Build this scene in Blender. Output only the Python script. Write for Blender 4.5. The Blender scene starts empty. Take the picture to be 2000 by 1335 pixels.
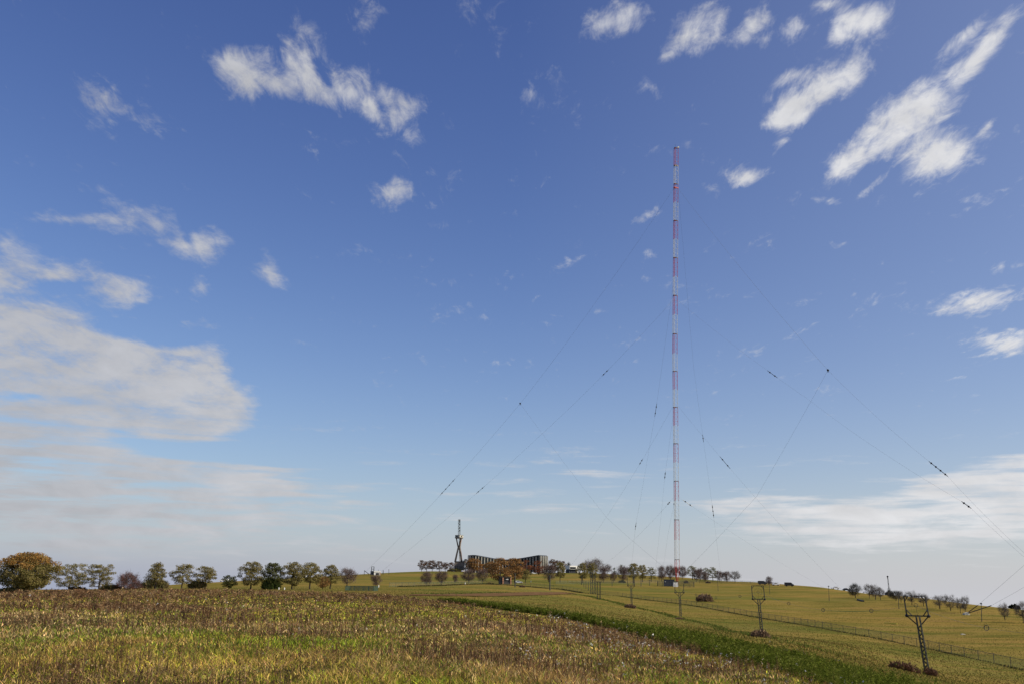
import bpy, math, random
import numpy as np
from mathutils import Vector, Matrix
R = math.radians
rng = np.random.default_rng(7)
random.seed(7)
sc = bpy.context.scene
COL = sc.collection

# ------------------------------------------------------------------ camera
EYE = 2.0
F = 2000.0                                   # focal length in pixels of the 2000 px wide frame
PITCH = math.atan((1150 - 667.5) / F)
ROLL = R(1.0)
cam_d = bpy.data.cameras.new('camera')
cam = bpy.data.objects.new('camera', cam_d)
COL.objects.link(cam)
cam_d.sensor_width = 36.0
cam_d.lens = 36.0 * F / 2000.0
cam_d.clip_start = 0.1
cam_d.clip_end = 20000.0
MROT = Matrix.Rotation(math.pi / 2 + PITCH, 4, 'X') @ Matrix.Rotation(ROLL, 4, 'Z')
cam.matrix_world = Matrix.Translation((0, 0, EYE)) @ MROT
sc.camera = cam
_R3 = np.array(MROT.to_3x3())


def ray(u, v):
    d = _R3 @ np.array([(u - 1000.0) / F, -(v - 667.5) / F, -1.0])
    return d / math.hypot(d[0], d[1])        # unit horizontal length


def at(u, v, r):
    d = ray(u, v)
    return Vector((d[0] * r, d[1] * r, EYE + d[2] * r))


# ------------------------------------------------------------------ terrain
CT = []                                       # (azimuth, r, z)


def cv(u, v, r):
    d = ray(u, v)
    CT.append((math.atan2(d[0], d[1]), r, EYE + d[2] * r))


def cz(az, r, z):
    CT.append((az, r, EYE + z))


for a_, z5, z20 in ((-.62, -2.0, -2.0), (-.3, -2.0, -2.0), (0, -2.0, -2.0), (.3, -2.2, -2.8), (.62, -2.5, -4.2)):
    cz(a_, 5, z5); cz(a_, 20, z20)
cz(-.62, 60, -2.0); cz(-.62, 150, -2.1); cz(-.62, 330, -3.0); cz(-.62, 800, -6); cz(-.62, 1500, -25); cz(-.62, 3500, -70)
cz(-.245, 60, -1.95); cz(-.245, 110, -1.8); cz(0, 60, -2.1); cz(.1, 50, -2.6); cz(.17, 40, -2.95); cz(-.46, 60, -2.0); cz(-.46, 150, -2.0)
cols = {
    40: [(1158, 150), (1157, 260), (1157, 330), (1156.5, 800)],
    180: [(1156, 165), (1154, 330), (1151, 620)],
    330: [(1153, 180), (1149, 330), (1147, 450), (1142, 720)],
    500: [(1155, 190), (1150, 330), (1144, 450), (1137, 620), (1132, 800)],
    700: [(1160, 200), (1156, 260), (1150, 335), (1143, 430), (1130, 660), (1121, 900)],
    850: [(1172, 172), (1165, 205), (1158, 250), (1150, 345), (1142, 450), (1130, 660), (1116.5, 1060)],
    1000: [(1192, 130), (1186, 150), (1180, 185), (1170, 245), (1160, 320), (1150, 400), (1142, 490), (1130, 690), (1120, 950)],
    1100: [(1206, 106), (1203, 129), (1186, 190), (1170, 290), (1158, 400), (1150, 470), (1140, 600), (1128, 800), (1118, 1060)],
    1200: [(1228, 88), (1220, 112), (1205, 155), (1190, 240), (1172, 365), (1163, 425), (1150, 520), (1140, 620), (1130, 760), (1120.5, 980)],
    1340: [(1268, 60), (1243, 92), (1225, 140), (1207, 250), (1195, 300), (1180, 350), (1165, 440), (1145, 600), (1135, 720), (1127, 880)],
    1480: [(1300, 48), (1265, 80), (1238, 190), (1205, 285), (1185, 350), (1165, 460), (1148, 600), (1136, 730)],
    1600: [(1338, 40), (1302, 62), (1270, 100), (1250, 140), (1226, 235), (1200, 320), (1180, 400), (1160, 520), (1145.5, 660)],
    1800: [(1410, 33), (1345, 60), (1310, 124), (1264, 195), (1240, 240), (1200, 335), (1187, 375), (1167, 540)],
    2000: [(1375, 75), (1335, 118), (1308, 160), (1250, 230), (1215, 310), (1202, 360), (1190, 450)],
}
for u_, lst in cols.items():
    for v_, r_ in lst:
        cv(u_, v_, r_)
    d_ = ray(u_, lst[-1][0]); az_ = math.atan2(d_[0], d_[1]); zl = d_[2] * lst[-1][1]
    cz(az_, lst[-1][1] * 1.35, zl - 7.0)
    cz(az_, 3500, -75)
cz(.62, 60, -7.5); cz(.62, 124, -10.5); cz(.62, 200, -11.5); cz(.62, 300, -9); cz(.62, 430, -7); cz(.62, 700, -14); cz(.62, 3500, -75)
CT = np.array(CT)
AZS = 3.0


def _k(d2):
    return 0.5 * d2 * np.log(d2 + 1e-12)


_P = np.stack([CT[:, 0] * AZS, np.log(CT[:, 1])], 1)
_n = len(_P)
_K = _k(((_P[:, None] - _P[None]) ** 2).sum(2)) + np.eye(_n) * 2e-4
_Q = np.concatenate([np.ones((_n, 1)), _P], 1)
_A = np.block([[_K, _Q], [_Q.T, np.zeros((3, 3))]])
_W = np.linalg.solve(_A, np.concatenate([CT[:, 2], np.zeros(3)]))


def H(x, y):
    """height of the ground, arrays in, array out"""
    x = np.atleast_1d(np.asarray(x, float)); y = np.atleast_1d(np.asarray(y, float))
    az = np.arctan2(x, y); r = np.clip(np.hypot(x, y), 4, 3500)
    ac = np.clip(az, -.62, .62)
    out = np.empty(len(x))
    for s in range(0, len(x), 20000):
        p = np.stack([ac[s:s + 20000] * AZS, np.log(r[s:s + 20000])], 1)
        d2 = ((p[:, None] - _P[None]) ** 2).sum(2)
        out[s:s + 20000] = _k(d2) @ _W[:_n] + _W[_n] + p @ _W[_n + 1:]
    w = np.clip((np.abs(az) - .62) / .8, 0, 1); w = w * w * (3 - 2 * w)
    flat = -0.0 - np.clip(r - 400, 0, None) * 0.02
    return out * (1 - w) + flat * w


def hz(x, y):
    return float(H(x, y)[0])


_rr = np.exp(np.linspace(math.log(12), math.log(1500), 900))


def hit(u, v, rmin=12, rmax=1500):
    """ground point seen at a place of the photograph; past the skyline: the skyline itself"""
    d = ray(u, v)
    rr = _rr[(_rr >= rmin) & (_rr <= rmax)]
    g = H(d[0] * rr, d[1] * rr) - (EYE + d[2] * rr)
    i = np.argmax(g > 0)
    if g[i] <= 0:
        i = int(np.argmax(g / rr))
    r = rr[i]
    return Vector((d[0] * r, d[1] * r, hz(d[0] * r, d[1] * r))), float(r)


def ground_at(u, r):
    d = ray(u, 1150)
    return Vector((d[0] * r, d[1] * r, hz(d[0] * r, d[1] * r)))


# ------------------------------------------------------------------ noise in numpy
def _hash(ix, iy, seed):
    h = (ix.astype(np.int64) * 374761393 + iy.astype(np.int64) * 668265263 + seed * 974711) & 0x7fffffff
    h = ((h ^ (h >> 13)) * 1274126177) & 0x7fffffff
    return ((h ^ (h >> 16)) & 0xffff) / 65535.0


def vnoise(x, y, seed=0):
    ix = np.floor(x); iy = np.floor(y); fx = x - ix; fy = y - iy
    fx = fx * fx * (3 - 2 * fx); fy = fy * fy * (3 - 2 * fy)
    a = _hash(ix, iy, seed); b = _hash(ix + 1, iy, seed); c = _hash(ix, iy + 1, seed); d = _hash(ix + 1, iy + 1, seed)
    return (a * (1 - fx) + b * fx) * (1 - fy) + (c * (1 - fx) + d * fx) * fy


def fbm(x, y, seed=0, o=3):
    t = 0; a = .5; s = 0
    for k in range(o):
        t = t + a * vnoise(x * 2 ** k, y * 2 ** k, seed + k * 17); s += a; a *= .5
    return t / s


# ------------------------------------------------------------------ materials
def mat(name, color, rough=.8, metal=0.0, var=.25, scale=3.0, bump=0.0):
    m = bpy.data.materials.new(name); m.use_nodes = True
    nt = m.node_tree; b = nt.nodes['Principled BSDF']
    tc = nt.nodes.new('ShaderNodeTexCoord'); n = nt.nodes.new('ShaderNodeTexNoise')
    n.inputs['Scale'].default_value = scale; n.inputs['Detail'].default_value = 5
    nt.links.new(tc.outputs['Object'], n.inputs['Vector'])
    r = nt.nodes.new('ShaderNodeValToRGB')
    r.color_ramp.elements[0].position = .3; r.color_ramp.elements[1].position = .7
    r.color_ramp.elements[0].color = tuple(c * (1 - var) for c in color) + (1,)
    r.color_ramp.elements[1].color = tuple(min(1, c * (1 + var)) for c in color) + (1,)
    nt.links.new(n.outputs['Fac'], r.inputs['Fac']); nt.links.new(r.outputs['Color'], b.inputs['Base Color'])
    b.inputs['Roughness'].default_value = rough; b.inputs['Metallic'].default_value = metal
    b.inputs['Specular IOR Level'].default_value = .3
    return m


def leafmat(name, trans=.35, gain=1.0):
    m = bpy.data.materials.new(name); m.use_nodes = True
    nt = m.node_tree; nt.nodes.remove(nt.nodes['Principled BSDF']); out = nt.nodes['Material Output']
    a = nt.nodes.new('ShaderNodeAttribute'); a.attribute_name = 'Col'
    d = nt.nodes.new('ShaderNodeBsdfDiffuse'); t = nt.nodes.new('ShaderNodeBsdfTranslucent'); x = nt.nodes.new('ShaderNodeMixShader')
    x.inputs[0].default_value = trans
    nt.links.new(a.outputs['Color'], d.inputs['Color']); nt.links.new(a.outputs['Color'], t.inputs['Color'])
    nt.links.new(d.outputs[0], x.inputs[1]); nt.links.new(t.outputs[0], x.inputs[2]); nt.links.new(x.outputs[0], out.inputs['Surface'])
    return m


def wiremesh_mat(name, color, cell, cover):
    """woven wire: a fine procedural grid of wires with open cells"""
    m = bpy.data.materials.new(name); m.use_nodes = True
    nt = m.node_tree; b = nt.nodes['Principled BSDF']; out = nt.nodes['Material Output']
    b.inputs['Base Color'].default_value = color + (1,); b.inputs['Roughness'].default_value = .6
    uv = nt.nodes.new('ShaderNodeTexCoord'); br = nt.nodes.new('ShaderNodeTexBrick')
    br.offset = 0; br.inputs['Scale'].default_value = 1.0 / cell
    br.inputs['Brick Width'].default_value = 1.0; br.inputs['Row Height'].default_value = 1.0
    br.inputs['Mortar Size'].default_value = cover; br.inputs['Mortar Smooth'].default_value = 0
    nt.links.new(uv.outputs['UV'], br.inputs['Vector'])
    t = nt.nodes.new('ShaderNodeBsdfTransparent'); x = nt.nodes.new('ShaderNodeMixShader')
    nt.links.new(br.outputs['Fac'], x.inputs[0]); nt.links.new(t.outputs[0], x.inputs[1]); nt.links.new(b.outputs[0], x.inputs[2])
    nt.links.new(x.outputs[0], out.inputs['Surface'])
    return m


M = {}
M['red'] = mat('red_paint', (.36, .022, .018), .5, var=.2)
M['white'] = mat('white_paint', (.5, .5, .48), .5, var=.1)
M['steel'] = mat('dark_steel', (.035, .037, .036), .6, .3, var=.3)
M['galv'] = mat('weathered_steel', (.055, .058, .05), .7, .1, var=.8, scale=6)
M['cable'] = mat('steel_cable', (.15, .16, .19), .6, .2)
M['insul'] = mat('dark_glazed_ceramic', (.012, .012, .014), .35)
M['concrete'] = mat('weathered_concrete', (.2, .17, .14), .9, var=.3, scale=.4)
M['darkconcrete'] = mat('dark_concrete', (.06, .055, .052), .9, var=.3, scale=.4)  # mottled dark concrete of the tower legs and the brick hut
M['paleconcrete'] = mat('pale_concrete', (.55, .52, .43), .85, var=.2, scale=.6)
M['glass'] = mat('dark_glass', (.012, .015, .02), .15, var=.2)
M['brick'] = mat('orange_brick', (.37, .19, .11), .9, var=.3, scale=2)
M['slate'] = mat('blue_grey_cladding', (.035, .042, .058), .6, var=.2)
M['render'] = mat('white_render', (.75, .74, .70), .8, var=.06)
M['greyp'] = mat('grey_paint', (.2, .21, .23), .6, var=.15)
M['carwhite'] = mat('white_car_paint', (.75, .76, .78), .25, var=.03)
M['cardark'] = mat('dark_car_paint', (.012, .014, .02), .25, var=.1)
M['tyre'] = mat('black_rubber', (.01, .01, .01), .9)
M['bark'] = mat('tree_bark', (.045, .036, .028), .95, var=.35, scale=4)
M['wood'] = mat('grey_wood', (.16, .14, .12), .9, var=.3)
M['yellow'] = mat('yellow_paint', (.65, .55, .06), .6)
M['leaf'] = leafmat('foliage', .3)
M['twig'] = leafmat('twigs', .0)
M['blade'] = leafmat('grass_blades', .3)
M['dryweed'] = leafmat('dry_weeds', .1)
M['mesh'] = wiremesh_mat('galvanised_wire_mesh', (.12, .135, .11), .12, .045)
M['greenmesh'] = wiremesh_mat('green_wire_mesh', (.02, .09, .075), .12, .10)


# ------------------------------------------------------------------ object helpers
class MB:
    """collects boxes, bars, tubes in world coordinates"""
    def __init__(s):
        s.v = []; s.f = []; s.smooth = False

    def quadbox(s, p):                        # 8 corners, bottom ring then top ring
        o = len(s.v); s.v += [tuple(q) for q in p]
        s.f += [(o + 3, o + 2, o + 1, o), (o + 4, o + 5, o + 6, o + 7)]
        s.f += [(o + i, o + (i + 1) % 4, o + 4 + (i + 1) % 4, o + 4 + i) for i in range(4)]
        return s

    def box(s, c, size, rot=0.0):
        c = Vector(c); hx, hy, hz_ = size[0] / 2, size[1] / 2, size[2] / 2
        m = Matrix.Rotation(rot, 3, 'Z')
        P = [c + m @ Vector((x, y, z)) for z in (-hz_, hz_) for x, y in ((-hx, -hy), (hx, -hy), (hx, hy), (-hx, hy))]
        return s.quadbox(P)

    def tube(s, pts, rad, n=5, cap=True):
        pts = [Vector(p) for p in pts]
        if not hasattr(rad, '__len__'):
            rad = [rad] * len(pts)
        o = len(s.v); ref = None
        for i, p in enumerate(pts):
            d = (pts[min(i + 1, len(pts) - 1)] - pts[max(i - 1, 0)]).normalized()
            if ref is None:
                ref = Vector((1, 0, 0)) if abs(d.x) < .8 else Vector((0, 1, 0))
            a = d.cross(ref).normalized(); b = d.cross(a)
            for k in range(n):
                t = 2 * math.pi * k / n + math.pi / n
                s.v.append(tuple(p + (a * math.cos(t) + b * math.sin(t)) * rad[i]))
        for i in range(len(pts) - 1):
            for k in range(n):
                k2 = (k + 1) % n
                s.f.append((o + i * n + k, o + i * n + k2, o + (i + 1) * n + k2, o + (i + 1) * n + k))
        if cap:
            s.f.append(tuple(o + k for k in range(n))); s.f.append(tuple(o + (len(pts) - 1) * n + k for k in reversed(range(n))))
        return s

    def bar(s, a, b, w, n=4):
        return s.tube([a, b], w * .707, n)

    def ring(s, c, rad, w, ax=(0, 1, 0), n=16, k=5):
        c = Vector(c); ax = Vector(ax).normalized()
        e1 = ax.cross(Vector((0, 0, 1))).normalized(); e2 = ax.cross(e1)
        o = len(s.v)
        for i in range(n):
            t = 2 * math.pi * i / n; dr = e1 * math.cos(t) + e2 * math.sin(t)
            for j in range(k):
                q = 2 * math.pi * j / k
                s.v.append(tuple(c + dr * (rad + w * math.cos(q)) + ax * w * math.sin(q)))
        for i in range(n):
            for j in range(k):
                i2 = (i + 1) % n; j2 = (j + 1) % k
                s.f.append((o + i * k + j, o + i2 * k + j, o + i2 * k + j2, o + i * k + j2))
        return s

    def prism(s, poly, a, b):
        """poly: list of world points, extruded by the vector b-a"""
        o = len(s.v); n = len(poly); d = Vector(b) - Vector(a)
        s.v += [tuple(p) for p in poly] + [tuple(Vector(p) + d) for p in poly]
        s.f.append(tuple(o + i for i in reversed(range(n)))); s.f.append(tuple(o + n + i for i in range(n)))
        s.f += [(o + i, o + (i + 1) % n, o + n + (i + 1) % n, o + n + i) for i in range(n)]
        return s

    def build(s, name, material, parent=None, origin=None, shade=False):
        me = bpy.data.meshes.new(name)
        if parent is not None:
            o = parent['_o']; org = Vector(o)
        else:
            org = Vector(origin) if origin is not None else Vector(s.v[0])
        me.from_pydata([tuple(Vector(p) - org) for p in s.v], [], s.f)
        me.materials.append(material)
        if shade:
            me.polygons.foreach_set('use_smooth', [True] * len(me.polygons))
        me.update()
        ob = bpy.data.objects.new(name, me); COL.objects.link(ob)
        if parent is not None:
            base = parent
            off = Vector((0, 0, 0))
            ob.parent = base; ob.location = off
        else:
            ob.location = org
        ob['_o'] = tuple(org)
        return ob


def tag(o, label=None, cat=None, group=None, kind=None):
    if label: o['label'] = label
    if cat: o['category'] = cat
    if group: o['group'] = group
    if kind: o['kind'] = kind
    return o


def thing(name, loc, label, cat, group=None):
    o = bpy.data.objects.new(name, None); COL.objects.link(o)
    o.location = loc; o['_o'] = tuple(loc); o.empty_display_size = .5
    return tag(o, label, cat, group)


def arrmesh(name, V, Fc, C, material, parent=None, origin=None, loc=None, smooth=False):
    """V (n,3), Fc (m,k) same-size faces, C (n,3) colours of the thing itself"""
    me = bpy.data.meshes.new(name)
    V = np.asarray(V, np.float32); Fc = np.asarray(Fc, np.int32)
    m, k = Fc.shape
    me.vertices.add(len(V)); me.vertices.foreach_set('co', V.ravel())
    me.loops.add(m * k); me.loops.foreach_set('vertex_index', Fc.ravel())
    me.polygons.add(m); me.polygons.foreach_set('loop_start', np.arange(0, m * k, k, dtype=np.int32))
    if smooth:
        me.polygons.foreach_set('use_smooth', np.ones(m, bool))
    me.update(calc_edges=True)
    if C is not None:
        a = me.attributes.new('Col', 'FLOAT_COLOR', 'POINT')
        c4 = np.ones((len(V), 4), np.float32); c4[:, :3] = C
        a.data.foreach_set('color', c4.ravel())
    me.materials.append(material)
    ob = bpy.data.objects.new(name, me); COL.objects.link(ob)
    if parent is not None:
        ob.parent = parent
    if loc is not None:
        ob.location = loc
    return ob


def dup(root, loc, label=None, group=None, scale=None, rotz=None):
    c = root.copy(); COL.objects.link(c); c.location = loc; c['_o'] = tuple(loc)
    if label: c['label'] = label
    if group: c['group'] = group
    if scale: c.scale = scale
    if rotz is not None: c.rotation_euler = (0, 0, rotz)
    for ch in list(root.children):
        k = ch.copy(); COL.objects.link(k); k.parent = c
        for g in list(ch.children):
            q = g.copy(); COL.objects.link(q); q.parent = k
    return c


# ------------------------------------------------------------------ light and sky
SUN_AZ, SUN_EL = 106.0, 34.0                     # degrees right of the view axis, above the horizon
S = Vector((math.sin(R(SUN_AZ)) * math.cos(R(SUN_EL)), math.cos(R(SUN_AZ)) * math.cos(R(SUN_EL)), math.sin(R(SUN_EL))))
sd = bpy.data.lights.new('sun', 'SUN'); sd.energy = 5.0; sd.angle = R(.53); sd.color = (1.0, .90, .73)
so = bpy.data.objects.new('sun', sd); COL.objects.link(so)
so.rotation_euler = S.to_track_quat('Z', 'Y').to_euler(); so.location = (60, -40, 80)

world = bpy.data.worlds.new('World'); sc.world = world; world.use_nodes = True
nt = world.node_tree; bg = nt.nodes['Background']; SKY_STRENGTH = .1
bg.inputs['Strength'].default_value = SKY_STRENGTH
N = nt.nodes.new; L = nt.links.new
sky = N('ShaderNodeTexSky'); sky.sky_type = 'NISHITA'; sky.sun_disc = False
sky.sun_elevation = R(SUN_EL); sky.sun_rotation = R(SUN_AZ)
sky.altitude = 350; sky.air_density = 1.0; sky.dust_density = 1.0; sky.ozone_density = 1.0


def math_node(op, a, b=None, c=None, clamp=False):
    n = N('ShaderNodeMath'); n.operation = op; n.use_clamp = clamp
    for i, x in enumerate((a, b, c)):
        if x is None: continue
        if isinstance(x, (int, float)): n.inputs[i].default_value = x
        else: L(x, n.inputs[i])
    return n.outputs[0]


tcw = N('ShaderNodeTexCoord'); sep = N('ShaderNodeSeparateXYZ'); L(tcw.outputs['Generated'], sep.inputs[0])
dx, dy, dz = sep.outputs
azn = math_node('ARCTAN2', dx, dy); eln = math_node('ARCSINE', dz)
ab = N('ShaderNodeCombineXYZ'); L(azn, ab.inputs[0]); L(eln, ab.inputs[1])
den = math_node('ADD', math_node('MAXIMUM', dz, 0.0), .10)
px = math_node('DIVIDE', dx, den); py = math_node('DIVIDE', dy, den)
plane = N('ShaderNodeCombineXYZ'); L(px, plane.inputs[0]); L(py, plane.inputs[1])
# clouds: every bank of cloud has its own bearing and height in the sky, (u, v, half length, half height, tilt, weight)
CLOUDS = [
    (1352, 66, 85, 46, 28, 1.0), (1300, 108, 45, 24, 48, .7), (1472, 45, 70, 28, 48, .85), (1200, 42, 90, 42, 22, .8), (1275, 170, 56, 32, 0, .75),
    (1563, 55, 46, 28, 20, .8), (1692, 45, 72, 44, 15, .95), (1618, 8, 55, 20, 12, .8), (1640, 55, 44, 20, 60, .8),
    (1605, 180, 120, 42, 36, 1.05), (1535, 228, 52, 30, 20, .85), (1550, 148, 45, 16, 20, .6), (1530, 275, 34, 14, 15, .6),
    (1765, 235, 150, 58, 34, 1.4), (1660, 315, 70, 34, 48, .85), (1838, 305, 100, 48, 20, 1.4), (1905, 118, 70, 26, 45, .95),
    (1965, 50, 80, 24, 48, .9), (1880, 75, 75, 22, 42, .85), (1840, 30, 22, 14, 45, .5), (1440, 352, 78, 24, 16, .9), (1268, 420, 60, 20, 36, .8),
    (1270, 497, 20, 11, 0, .5), (1700, 365, 56, 12, 40, .8), (1620, 392, 36, 10, 0, .7), (1930, 588, 110, 30, 8, 1.0), (1965, 670, 95, 28, 8, .95),
    (1965, 520, 60, 16, 0, .6), (1495, 80, 30, 18, 45, .35), (1930, 245, 28, 9, 45, .8),
    (1470, 985, 120, 30, 2, .95), (1640, 988, 140, 24, 3, .85), (1760, 1022, 330, 36, 2, .85), (1900, 985, 260, 60, 5, .95), (1940, 930, 170, 36, 7, .95),
    (2100, 960, 300, 90, 0, .8), (1850, 1062, 260, 22, 0, .7), (1600, 1040, 200, 26, 0, .6),
    (500, 146, 80, 56, -8, .8), (596, 130, 60, 92, 22, .85), (560, 172, 110, 34, -8, .3), (684, 188, 70, 58, 5, .85), (640, 160, 14, 60, 30, -.5), (742, 205, 12, 50, 25, -.5), (780, 236, 66, 66, -10, .75), (545, 110, 16, 40, 10, -.4), (440, 128, 52, 50, 0, .7),
    (722, 35, 46, 66, -25, .85), (190, 205, 100, 62, -22, .62), (258, 425, 90, 32, -5, .75), (338, 472, 66, 32, -20, .65), (365, 455, 10, 40, 20, -.4), (408, 474, 60, 44, -25, .8),
    (130, 430, 90, 26, 0, .6), (526, 532, 36, 54, 30, .75), (395, 560, 30, 20, 0, .55), (756, 380, 50, 36, 15, .75), (100, 540, 190, 36, 0, .85),
    (15, 500, 60, 60, 0, .6), (228, 575, 66, 34, -5, .85), (40, 318, 36, 16, 0, .35), (230, 318, 30, 26, 0, .25), (600, 288, 40, 24, 0, .25),
    (20, 640, 150, 95, 0, 1.25), (130, 715, 200, 100, -10, 1.25), (270, 745, 210, 105, -12, 1.6), (390, 800, 110, 76, 5, 1.1), (180, 800, 300, 70, -3, 1.0),
    (365, 650, 110, 48, -22, .75), (410, 700, 66, 40, 0, .5), (90, 870, 280, 66, 0, 1.15), (200, 925, 400, 56, 0, 1.1), (500, 952, 200, 36, -3, 1.1), (130, 985, 420, 52, 0, 1.05),
    (330, 1035, 460, 46, 0, .85), (310, 655, 150, 24, -6, -1.3), (60, 772, 70, 11, 0, -.9), (235, 842, 130, 15, -12, -1.0), (320, 872, 190, 18, -3, -1.1), (440, 885, 160, 20, -4, -.9), (330, 610, 60, 22, 0, -.6), (120, 560, 70, 14, 0, -.5), (470, 690, 40, 60, 0, -.5), (140, 905, 200, 9, 0, -.5), (250, 968, 260, 9, 2, -.5), (540, 860, 50, 26, 0, .35), (700, 1000, 250, 30, 0, .35), (1130, 905, 220, 40, 0, .34), (1080, 960, 320, 40, 0, .28),
    (640, 830, 160, 34, 0, .2), (590, 670, 40, 14, -30, .3), (300, 1080, 600, 34, 0, .4), (1250, 1010, 300, 30, 0, .25),
]


def sky_ab(u, v):
    d = ray(u, v); d = d / np.linalg.norm(d)
    return np.array([math.atan2(d[0], d[1]), math.asin(d[2])])


total = None
for (u_, v_, a_, b_, t_, w_) in CLOUDS:
    c0 = sky_ab(u_, v_); ca, sa = math.cos(R(t_)), math.sin(R(t_))
    e1 = sky_ab(u_ + 20 * ca, v_ - 20 * sa) - c0; e2 = sky_ab(u_ - 20 * sa, v_ - 20 * ca) - c0
    mp = N('ShaderNodeMapping'); mp.vector_type = 'TEXTURE'
    mp.inputs['Location'].default_value = (c0[0], c0[1], 0)
    mp.inputs['Rotation'].default_value = (0, 0, math.atan2(e1[1], e1[0]))
    mp.inputs['Scale'].default_value = (np.linalg.norm(e1) / 20 * a_ * 1.25, np.linalg.norm(e2) / 20 * b_ * 1.25, 1)
    L(ab.outputs[0], mp.inputs['Vector'])
    g = N('ShaderNodeTexGradient'); g.gradient_type = 'SPHERICAL'; L(mp.outputs[0], g.inputs[0])
    total = math_node('MULTIPLY', g.outputs['Fac'], w_ * 1.9) if total is None else math_node('MULTIPLY_ADD', g.outputs['Fac'], w_ * 1.9, total)
total = math_node('MINIMUM', total, 1.75)


def pnoise(scale, stretch, detail, rough, dist=0.0, off=0.0):
    mp = N('ShaderNodeMapping'); mp.inputs['Scale'].default_value = (scale, scale / stretch, 1); mp.inputs['Location'].default_value = (off, off * .7, off)
    L(plane.outputs[0], mp.inputs['Vector'])
    n = N('ShaderNodeTexNoise'); n.inputs['Scale'].default_value = 1.0; n.inputs['Detail'].default_value = detail; n.inputs['Roughness'].default_value = rough
    n.inputs['Distortion'].default_value = dist
    L(mp.outputs[0], n.inputs['Vector'])
    return n.outputs['Fac']


n1 = pnoise(7.0, 1.4, 7, .62, .5)
n2 = pnoise(30, 2.6, 8, .66, .5, 4.0)
nn = math_node('ADD', math_node('MULTIPLY', n1, .55), math_node('MULTIPLY', n2, .45))
pn = N('ShaderNodeTexNoise'); pn.inputs['Scale'].default_value = 1.0; pn.inputs['Detail'].default_value = 8; pn.inputs['Roughness'].default_value = .62; pn.inputs['Distortion'].default_value = .3
pm = N('ShaderNodeMapping'); pm.inputs['Scale'].default_value = (17, 36, 1); L(ab.outputs[0], pm.inputs['Vector']); L(pm.outputs[0], pn.inputs['Vector'])
lm_ = N('ShaderNodeMapRange'); lm_.inputs['From Min'].default_value = -.10; lm_.inputs['From Max'].default_value = -.28; lm_.inputs['To Max'].default_value = .48; L(azn, lm_.inputs['Value'])
puff = pn.outputs['Fac']
el_hi = N('ShaderNodeMapRange'); el_hi.inputs['From Min'].default_value = .42; el_hi.inputs['From Max'].default_value = .34; L(eln, el_hi.inputs['Value'])
lmf = math_node('MULTIPLY', lm_.outputs['Result'], el_hi.outputs['Result'])
pm2 = N('ShaderNodeMapping'); pm2.inputs['Scale'].default_value = (11, 105, 1); L(ab.outputs[0], pm2.inputs['Vector'])
pn2 = N('ShaderNodeTexNoise'); pn2.inputs['Scale'].default_value = 1.0; pn2.inputs['Detail'].default_value = 6; pn2.inputs['Roughness'].default_value = .58; pn2.inputs['Distortion'].default_value = .25; L(pm2.outputs[0], pn2.inputs['Vector'])
el_lo = N('ShaderNodeMapRange'); el_lo.inputs['From Min'].default_value = .19; el_lo.inputs['From Max'].default_value = .11; el_lo.inputs['To Max'].default_value = .85; L(eln, el_lo.inputs['Value'])
nmix = N('ShaderNodeMix'); L(lmf, nmix.inputs['Factor']); L(nn, nmix.inputs['A']); L(puff, nmix.inputs['B']); nmix2 = N('ShaderNodeMix'); L(el_lo.outputs['Result'], nmix2.inputs['Factor']); L(nmix.outputs['Result'], nmix2.inputs['A']); L(pn2.outputs['Fac'], nmix2.inputs['B']); nn = nmix2.outputs['Result']
val = math_node('ADD', total, math_node('MULTIPLY_ADD', nn, 6.4, -3.2 - .62))
mr = N('ShaderNodeMapRange'); mr.interpolation_type = 'SMOOTHSTEP'
mr.inputs['From Min'].default_value = -.25; mr.inputs['From Max'].default_value = 1.5; L(val, mr.inputs['Value'])
dens = math_node('MULTIPLY', mr.outputs['Result'], .95)
# sunlit cloud colour: whiter on the sun's side of the sky
cs = N('ShaderNodeMapRange'); cs.inputs['From Min'].default_value = -.42; cs.inputs['From Max'].default_value = .35; L(azn, cs.inputs['Value'])
cm = N('ShaderNodeMix'); cm.data_type = 'RGBA'; L(cs.outputs['Result'], cm.inputs['Factor'])
cm.inputs['A'].default_value = (4.6, 4.68, 5.0, 1); cm.inputs['B'].default_value = (7.0, 7.0, 7.15, 1)
n3 = pnoise(9, 1.0, 5, .5, 0, 9.0)
shade = math_node('MULTIPLY_ADD', puff, .55, .76)
cm2 = N('ShaderNodeVectorMath'); cm2.operation = 'SCALE'; L(cm.outputs['Result'], cm2.inputs[0]); L(shade, cm2.inputs['Scale'])
# deep autumn blue overhead, paler towards the horizon
srgb = N('ShaderNodeSeparateColor'); L(sky.outputs[0], srgb.inputs[0]); crgb = N('ShaderNodeCombineColor')
for i_, (gain, gam) in enumerate(((1.17, 1.25), (1.20, 1.25), (1.20, 1.0))):
    q = math_node('MULTIPLY', math_node('POWER', math_node('MULTIPLY', srgb.outputs[i_], .1), gam), gain * 10)
    L(q, crgb.inputs[i_])
hf = math_node('MULTIPLY', math_node('POWER', 2.718, math_node('MULTIPLY', math_node('MAXIMUM', eln, 0.0), -13.0)), .8)
vm = N('ShaderNodeMix'); vm.data_type = 'RGBA'; L(cs.outputs['Result'], vm.inputs['Factor'])
vm.inputs['A'].default_value = (3.7, 4.1, 5.5, 1); vm.inputs['B'].default_value = (6.3, 6.38, 6.8, 1)
cv_ = N('ShaderNodeMapRange'); cv_.inputs['From Min'].default_value = .0; cv_.inputs['From Max'].default_value = 1.0; cv_.inputs['To Max'].default_value = .30; L(azn, cv_.inputs['Value'])
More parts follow.
